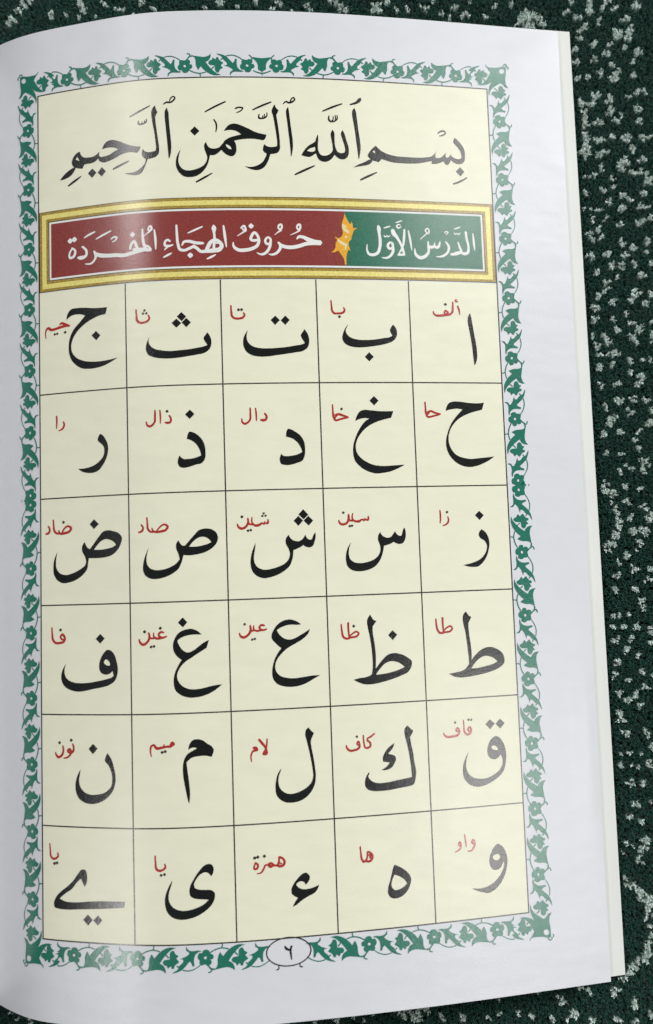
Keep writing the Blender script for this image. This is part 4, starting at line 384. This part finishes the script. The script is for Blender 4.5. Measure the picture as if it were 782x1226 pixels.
M['yellow'] = mat('pale_gold_ink', (0.80, 0.70, 0.22), grain=0.12, gscale=2500, **INK)
M['orange'] = mat('orange_gold_ink', (0.80, 0.40, 0.035), grain=0.15, **INK)
M['cream2'] = mat('pale_ornament_ink', (0.80, 0.68, 0.36), **INK)

# ---------------------------------------------------------------- carpet (setting)
def carpet_material(name, base, rough):
    m = bpy.data.materials.new(name); m.use_nodes = True
    nt = m.node_tree; b = nt.nodes['Principled BSDF']
    at = nt.nodes.new('ShaderNodeAttribute'); at.attribute_name = 'yarn'
    nt.links.new(at.outputs['Color'], b.inputs['Base Color'])
    b.inputs['Roughness'].default_value = rough
    b.inputs['Specular IOR Level'].default_value = 0.25
    b.inputs['Sheen Weight'].default_value = 0.15
    b.inputs['Sheen Roughness'].default_value = 0.5
    return m
me = bpy.data.meshes.new('carpet')
s = 1.5
me.from_pydata([(-s, -s, -0.0055), (s, -s, -0.0055), (s, s, -0.0055), (-s, s, -0.0055)], [], [(0, 1, 2, 3)])
M['backing'] = mat('carpet_backing', (0.0055, 0.032, 0.023), rough=0.95, spec=0.05, var=0.45, vscale=900, bump=0.8, bscale=900)
nt = M['backing'].node_tree                       # the flecks woven all over the carpet
pb = nt.nodes['Principled BSDF']; src = pb.inputs['Base Color'].links[0].from_socket
tc = nt.nodes.new('ShaderNodeTexCoord')
vo = nt.nodes.new('ShaderNodeTexVoronoi'); vo.inputs['Scale'].default_value = 230
nt.links.new(tc.outputs['Object'], vo.inputs['Vector'])
th = nt.nodes.new('ShaderNodeMapRange'); th.inputs['From Min'].default_value = 0.17; th.inputs['From Max'].default_value = 0.23
th.inputs['To Min'].default_value = 1; th.inputs['To Max'].default_value = 0
nt.links.new(vo.outputs['Distance'], th.inputs['Value'])
mx_ = nt.nodes.new('ShaderNodeMix'); mx_.data_type = 'RGBA'
nt.links.new(th.outputs['Result'], mx_.inputs['Factor']); nt.links.new(src, mx_.inputs['A'])
mx_.inputs['B'].default_value = (0.30, 0.37, 0.33, 1)
nt.links.new(mx_.outputs['Result'], pb.inputs['Base Color'])
link('carpet', me, [M['backing']], kind='structure')

rng = np.random.default_rng(7)
pitch = 0.80
foot = np.array(CFG['FOOT'])
x0, y0 = foot.min(0) - 34; x1, y1 = foot.max(0) + 40
gx, gy = np.meshgrid(np.arange(x0, x1, pitch), np.arange(y0, y1, pitch))
tx = gx.ravel() + rng.uniform(-.28, .28, gx.size); ty = gy.ravel() + rng.uniform(-.28, .28, gx.size)
hid = (tx > -112) & (tx < 8) & (ty > -(PB - 22)) & (ty < -PT - 18)      # nothing sees the pile under the middle of the book
tx, ty = tx[~hid], ty[~hid]
fl = np.array([[float(v) for v in t.split(',')] for t in ART_FLECKS.split()])
# the woven flecks go on beyond the picture's frame
ex = rng.uniform((x0, y0), (x1, y1), (1900, 2))
def in_frame(q, m=4):
    w = np.zeros(len(q), bool); c = foot.mean(0)
    f2 = foot + np.sign(foot - c) * m
    return winding(f2, q) != 0
ex = ex[~in_frame(ex)]
fl = np.concatenate([fl, np.concatenate([ex, rng.uniform(.5, .95, (len(ex), 1))], 1)])
white = np.zeros(len(tx), bool)
for fx, fy, fr in fl:
    dx, dy = tx - fx, ty - fy
    near = np.abs(dx) + np.abs(dy) < 4 * fr + 1
    i = np.nonzero(near)[0]
    if len(i) == 0: continue
    d = np.hypot(dx[i], dy[i])
    white[i[d < fr * 1.0 + rng.uniform(-.12, .12, len(i))]] = True
    if fr > .45: white[i[np.argmin(d)]] = True
NB = 11
nt_ = len(tx)
bx = np.repeat(tx, NB) + rng.normal(0, .20, nt_ * NB); by = np.repeat(ty, NB) + rng.normal(0, .20, nt_ * NB)
wh = np.repeat(white, NB)
lean = np.repeat(rng.normal(0, .14, (nt_, 2)), NB, axis=0) + rng.normal(0, 1, (nt_ * NB, 2)) * np.where(wh, .14, .26)[:, None] + np.array([0.12, 0.08])
hgt = np.repeat(rng.normal(3.0, .16, nt_), NB) + rng.normal(0, .18, nt_ * NB) + wh * 0.22
ang = rng.uniform(0, 2 * math.pi, nt_ * NB)
wd = rng.uniform(.14, .24, nt_ * NB) + wh * .05
ux, uy = np.cos(ang) * wd / 2, np.sin(ang) * wd / 2
n = nt_ * NB
V = np.zeros((n, 5, 3))
zb = -5.40
for r, (f, wf, lf) in enumerate(((0.0, 0.8, 0.0), (0.95, 1.25, 0.8))):
    cx, cy, cz = bx + lean[:, 0] * lf, by + lean[:, 1] * lf, zb + hgt * f
    V[:, 2 * r] = np.stack([cx - ux * wf, cy - uy * wf, cz], -1)
    V[:, 2 * r + 1] = np.stack([cx + ux * wf, cy + uy * wf, cz], -1)
curl = rng.uniform(.20, .42, n)                       # the cut ends bend over
V[:, 4] = np.stack([bx + lean[:, 0] * .85 - np.sin(ang) * curl, by + lean[:, 1] * .85 + np.cos(ang) * curl, zb + hgt], -1)
base = np.arange(n)[:, None] * 5
tri = np.concatenate([base + [0, 1, 3], base + [0, 3, 2], base + [2, 3, 4]], 1).reshape(-1, 3)
me = bpy.data.meshes.new('carpet_pile')
me.vertices.add(n * 5); me.vertices.foreach_set('co', (V * MM).ravel())
me.loops.add(tri.size); me.loops.foreach_set('vertex_index', tri.ravel().astype(np.int32))
me.polygons.add(len(tri)); me.polygons.foreach_set('loop_start', np.arange(0, tri.size, 3, dtype=np.int32))
me.update(calc_edges=True)
shade = np.repeat(rng.uniform(.86, 1.14, nt_), NB) * rng.uniform(.9, 1.1, n)
colr = np.where(wh[:, None], np.array([0.72, 0.85, 0.78]), np.array([0.0095, 0.070, 0.050])) * shade[:, None]
colr = np.clip(colr, 0, .92)
rgba = np.ones((n, 5, 4), np.float32); rgba[:, :, :3] = colr[:, None, :]
ca = me.color_attributes.new('yarn', 'FLOAT_COLOR', 'POINT')
ca.data.foreach_set('color', rgba.ravel())
M['yarn'] = carpet_material('carpet_yarn', None, 0.85)
link('carpet_pile', me, [M['yarn']], kind='stuff', label='dark green carpet pile with pale flecks under the open book')

# ---------------------------------------------------------------- the book
book = bpy.data.objects.new('book', None)
COL.objects.link(book)
book['label'] = 'open Arabic alphabet primer with a green leaf border lying on dark green carpet'
book['category'] = 'book'

slab('page', XSP, EU, PT, PB, 0.0, -0.11, [M['paper']], book, ny=81)
slab('page_block', XSP, EU - 0.35, PT + 0.25, PB - 0.3, -0.16, -1.75, [M['edge']], book, flat=True, ny=40)
slab('back_cover', XSP, EU + 4.4, PT - 1.5, PB - 0.15, -1.85, -2.15, [M['cover']], book, flat=True, ny=40, skew=0.5, label='plain inner cover sheet showing as a strip past the page edge')
slab('facing_page', XSP, EU, PT, PB, 0.0, -0.11, [M['paper']], book, mirror=True, flat=True, ny=40)
slab('facing_block', XSP, EU - 0.35, PT + 0.25, PB - 0.3, -0.16, -1.75, [M['edge']], book, mirror=True, flat=True, ny=20)

LW = 0.15   # half width of the ruled lines
# ruled grid
g = []
for c in range(1, 5): g.append(('O', rect(c * A - LW, 0.1, c * A + LW, Y6)))
for r in range(1, 6): g.append(('O', rect(0, r * RH - LW, W5, r * RH + LW)))
g += ring(0, CT, W5, Y6, -LW, LW)
frame = ring(0, CT, W5, Y6, -LW, LW)
grid = [p for p in g[:-2]]
me = ink_mesh('ruled_lines', [(frame, 0)], 0.045)
link('frame_line', me, [M['line']], book)
me = ink_mesh('ruled_lines', [(grid, 0)], 0.045)
link('ruled_lines', me, [M['line']], book)

DOTS = {'alif': 'no dot', 'ba': 'one dot below', 'ta': 'two dots above', 'tha': 'three dots above', 'jim': 'one dot inside', 'kha': 'one dot above',
        'dhal': 'one dot above', 'zay': 'one dot above', 'shin': 'three dots above', 'dad': 'one dot above', 'zza': 'one dot above', 'ghain': 'one dot above',
        'fa': 'one dot above', 'qaf': 'two dots above', 'nun': 'one dot inside', 'final_ya': 'two dots below'}
SPOKEN = {'hha': 'ha of the throat', 'tta': 'emphatic ta', 'zza': 'emphatic za', 'final_ya': 'ya in its swept back form'}
for r, c, nm, big, small in LETTERS:
    xa, xb = (c - 1) * A + LW - .02, c * A - LW + .02
    ya, yb = (r - 1) * RH + LW - .02, r * RH - LW + .02
    me = ink_mesh('letter_cell', [([('O', rect(xa, ya, xb, yb))], 0)], 0.02)
    cell = link('letter_cell', me, [M['cream']], book)
    me = ink_mesh('letter', [(parse(big), 0)], 0.07)
    link('letter', me, [M['black']], cell, label='black Arabic letter %s with %s' % (SPOKEN.get(nm, nm), DOTS.get(nm, 'no dot')))
    pol = parse(small, 1.33)
    body = [p for p in pol if p[0] != 'D']; dots = [p for p in pol if p[0] == 'D']
    me = ink_mesh('letter_name', [(body, 0)] + ([(dots, 1)] if dots else []), 0.07)
    link('letter_name', me, [M['red'], M['dot']], cell)

# opening line
me = ink_mesh('opening_panel', [([('O', rect(LW - .02, CT + LW - .02, W5 - LW + .02, HD))], 0)], 0.02)
op = link('opening_panel', me, [M['cream']], book)
link('calligraphy', ink_mesh('calligraphy', [(parse(ART_BISMILLAH, 1.15), 0)], 0.07), [M['black']], op)

# title banner
bx0, by0, bx1, by1 = LW, HD, W5 - LW, -0.05
(sx0, sy0), (sx1, sy1) = CFG['SPLIT']
me = ink_mesh('title_banner', [(ring(bx0, by0, bx1, by1, 0.0, 0.14), 1), (ring(bx0, by0, bx1, by1, 0.14, 0.80), 0), (ring(bx0, by0, bx1, by1, 2.0, 2.68), 0), (ring(bx0, by0, bx1, by1, 2.68, 2.86), 1)], 0.05)
ban = link('title_banner', me, [M['olive'], M['line']], book)
link('gold_band', ink_mesh('gold_band', [(ring(bx0, by0, bx1, by1, 0.80, 2.0), 0)], 0.05), [M['yellow']], ban)
link('white_band', ink_mesh('white_band', [(ring(bx0, by0, bx1, by1, 2.86, 3.34), 0)], 0.05), [M['white']], ban)
ia = 3.34
link('title_panel', ink_mesh('title_panel', [([('O', np.array([(bx0 + ia, by0 + ia), (sx0, by0 + ia), (sx1, by1 - ia), (bx0 + ia, by1 - ia)]))], 0)], 0.05), [M['maroon']], ban)
link('lesson_panel', ink_mesh('lesson_panel', [([('O', np.array([(sx0, by0 + ia), (bx1 - ia, by0 + ia), (bx1 - ia, by1 - ia), (sx1, by1 - ia)]))], 0)], 0.05), [M['bgreen']], ban)
link('title_text', ink_mesh('title_text', [(parse(ART_TITLE, 1.22), 0)], 0.08), [M['white']], ban)
link('lesson_text', ink_mesh('lesson_text', [(parse(ART_LESSON, 1.22), 0)], 0.08), [M['white']], ban)
link('leaf_ornament', ink_mesh('leaf_ornament', [(parse(ART_ORNAMENT), 0)], 0.08), [M['orange']], ban)
link('ornament_highlight', ink_mesh('ornament_highlight', [(parse(ART_ORNAMENT_LIGHT, 1.7), 0)], 0.10), [M['cream2']], ban)

# page number in its oval
ox, oy, ra, rb = 57.75, 156.55, 5.05, 3.12
an = np.linspace(0, 2 * math.pi, 49)[:-1]
oval = lambda d: np.stack([ox + (ra + d) * np.cos(an), oy + (rb + d) * np.sin(an)], -1)
me = ink_mesh('page_number', [([('O', oval(.12)), ('H', oval(-.14))], 0), (parse('S %.2f,%.2f,.2 %.2f,%.2f,.25 %.2f,%.2f,.3|S %.2f,%.2f,.2 %.2f,%.2f,.25 %.2f,%.2f,.3' % (
    ox - 2.4, oy + 2.9, ox - 2.35, oy + 3.5, ox - 2.8, oy + 3.75, ox + 2.5, oy + 2.8, ox + 2.5, oy + 3.4, ox + 3.0, oy + 3.55)), 0)], 0.085)
pn = link('page_number', me, [M['line']], book)
link('digit', ink_mesh('digit', [(parse(ART_PAGE_DIGIT, 1.5), 0)], 0.085), [M['black']], pn)

# ornamental border: one traced motif, repeated from every corner towards the middle of each side
def place(art, f):
    out = []
    for k, p in parse(art):
        q = np.array([f(a, b) for a, b in p]); out.append((k, q))
    return out
TF = 2.97            # distance of the flower row from the frame line
pieces = []
def chain(f, first, per, n, last_flower=True, nudge=0.0):
    """f(s, t): s along the side from the corner, t outwards from the frame line"""
    for i in range(n + 1):
        s = first + i * per
        h = lambda a, b, s=s, e=(nudge if i == 0 else 0.0): f(s - per + a * per / 15.48 + e * (a < 11), TF + b)
        k = lambda a, b, s=s: f(s + a, TF + b)
        pieces.append(place(ART_TREF, h)); pieces.append(place(ART_VLEAF, h))
        if i > 0: pieces.append(place(ART_KLEAF, h))
        if i < n or last_flower: pieces.append(place(ART_FLOWER, k))
YM = (CT + Y6) / 2
for side in (0, 1):
    xs = (lambda t: W5 + t) if side == 0 else (lambda t: -t)
    chain(lambda s, t: (xs(t), CT + s), -42.55 - CT, 15.45, 6)
    chain(lambda s, t: (xs(t), Y6 - s), -42.55 - CT, 15.45, 6)
    e = [('O', np.array([(xs(4.2), YM - .75), (xs(5.1), YM), (xs(4.2), YM + .75), (xs(3.4), YM)])), ('O', np.array([(xs(5.55), YM - .35), (xs(5.95), YM), (xs(5.55), YM + .35), (xs(5.7), YM)]))]
    pieces.append(e)
    hx = (lambda s: W5 - s) if side == 0 else (lambda s: s)
    chain(lambda s, t: (hx(s), CT - t), 8.25, 15.27, 3, nudge=0.9)
    chain(lambda s, t: (hx(s), Y6 + t), 8.15, 15.46, 3, last_flower=False, nudge=0.9)
    for cy, sg in ((CT, -1), (Y6, 1)):
        pieces.append(place(ART_CORNER, lambda a, b: (xs(5.35 - a), cy + sg * (6.15 - b) if sg > 0 else cy - 6.15 + b)))
# tulip between the two middle flowers of the top side
mx, ty0 = W5 / 2, CT
tul = 'O %s' % ' '.join('%.2f,%.2f%s' % (mx + a, ty0 - b, c) for a, b, c in (
    (-2.4, 5.0, ''), (0, 4.9, ''), (2.4, 5.0, ''), (1.5, 4.2, ''), (1.0, 3.2, ''), (.85, 1.9, ''), (.3, 1.6, ''), (0, 1.3, '!'), (-.3, 1.6, ''), (-.85, 1.9, ''), (-1.0, 3.2, ''), (-1.5, 4.2, '')))
tul += '|S %.2f,%.2f,.2 %.2f,%.2f,.3 %.2f,%.2f,.2' % (mx - 2.2, ty0 - 1.7, mx, ty0 - 1.0, mx + 2.2, ty0 - 1.7)
tul += '|S %.2f,%.2f,.2 %.2f,%.2f,.15' % (mx, ty0 - 1.1, mx, ty0 - .45)
for sg in (-1, 1):
    tul += '|S %.2f,%.2f,.25 %.2f,%.2f,.25 %.2f,%.2f,.25' % (mx + sg * 2.4, ty0 - 4.3, mx + sg * 2.6, ty0 - 5.3, mx + sg * 3.1, ty0 - 5.7)
pieces.append(parse(tul))
me = ink_mesh('ornamental_border', [(p, 0) for p in pieces], 0.06)
link('ornamental_border', me, [M['green']], book)
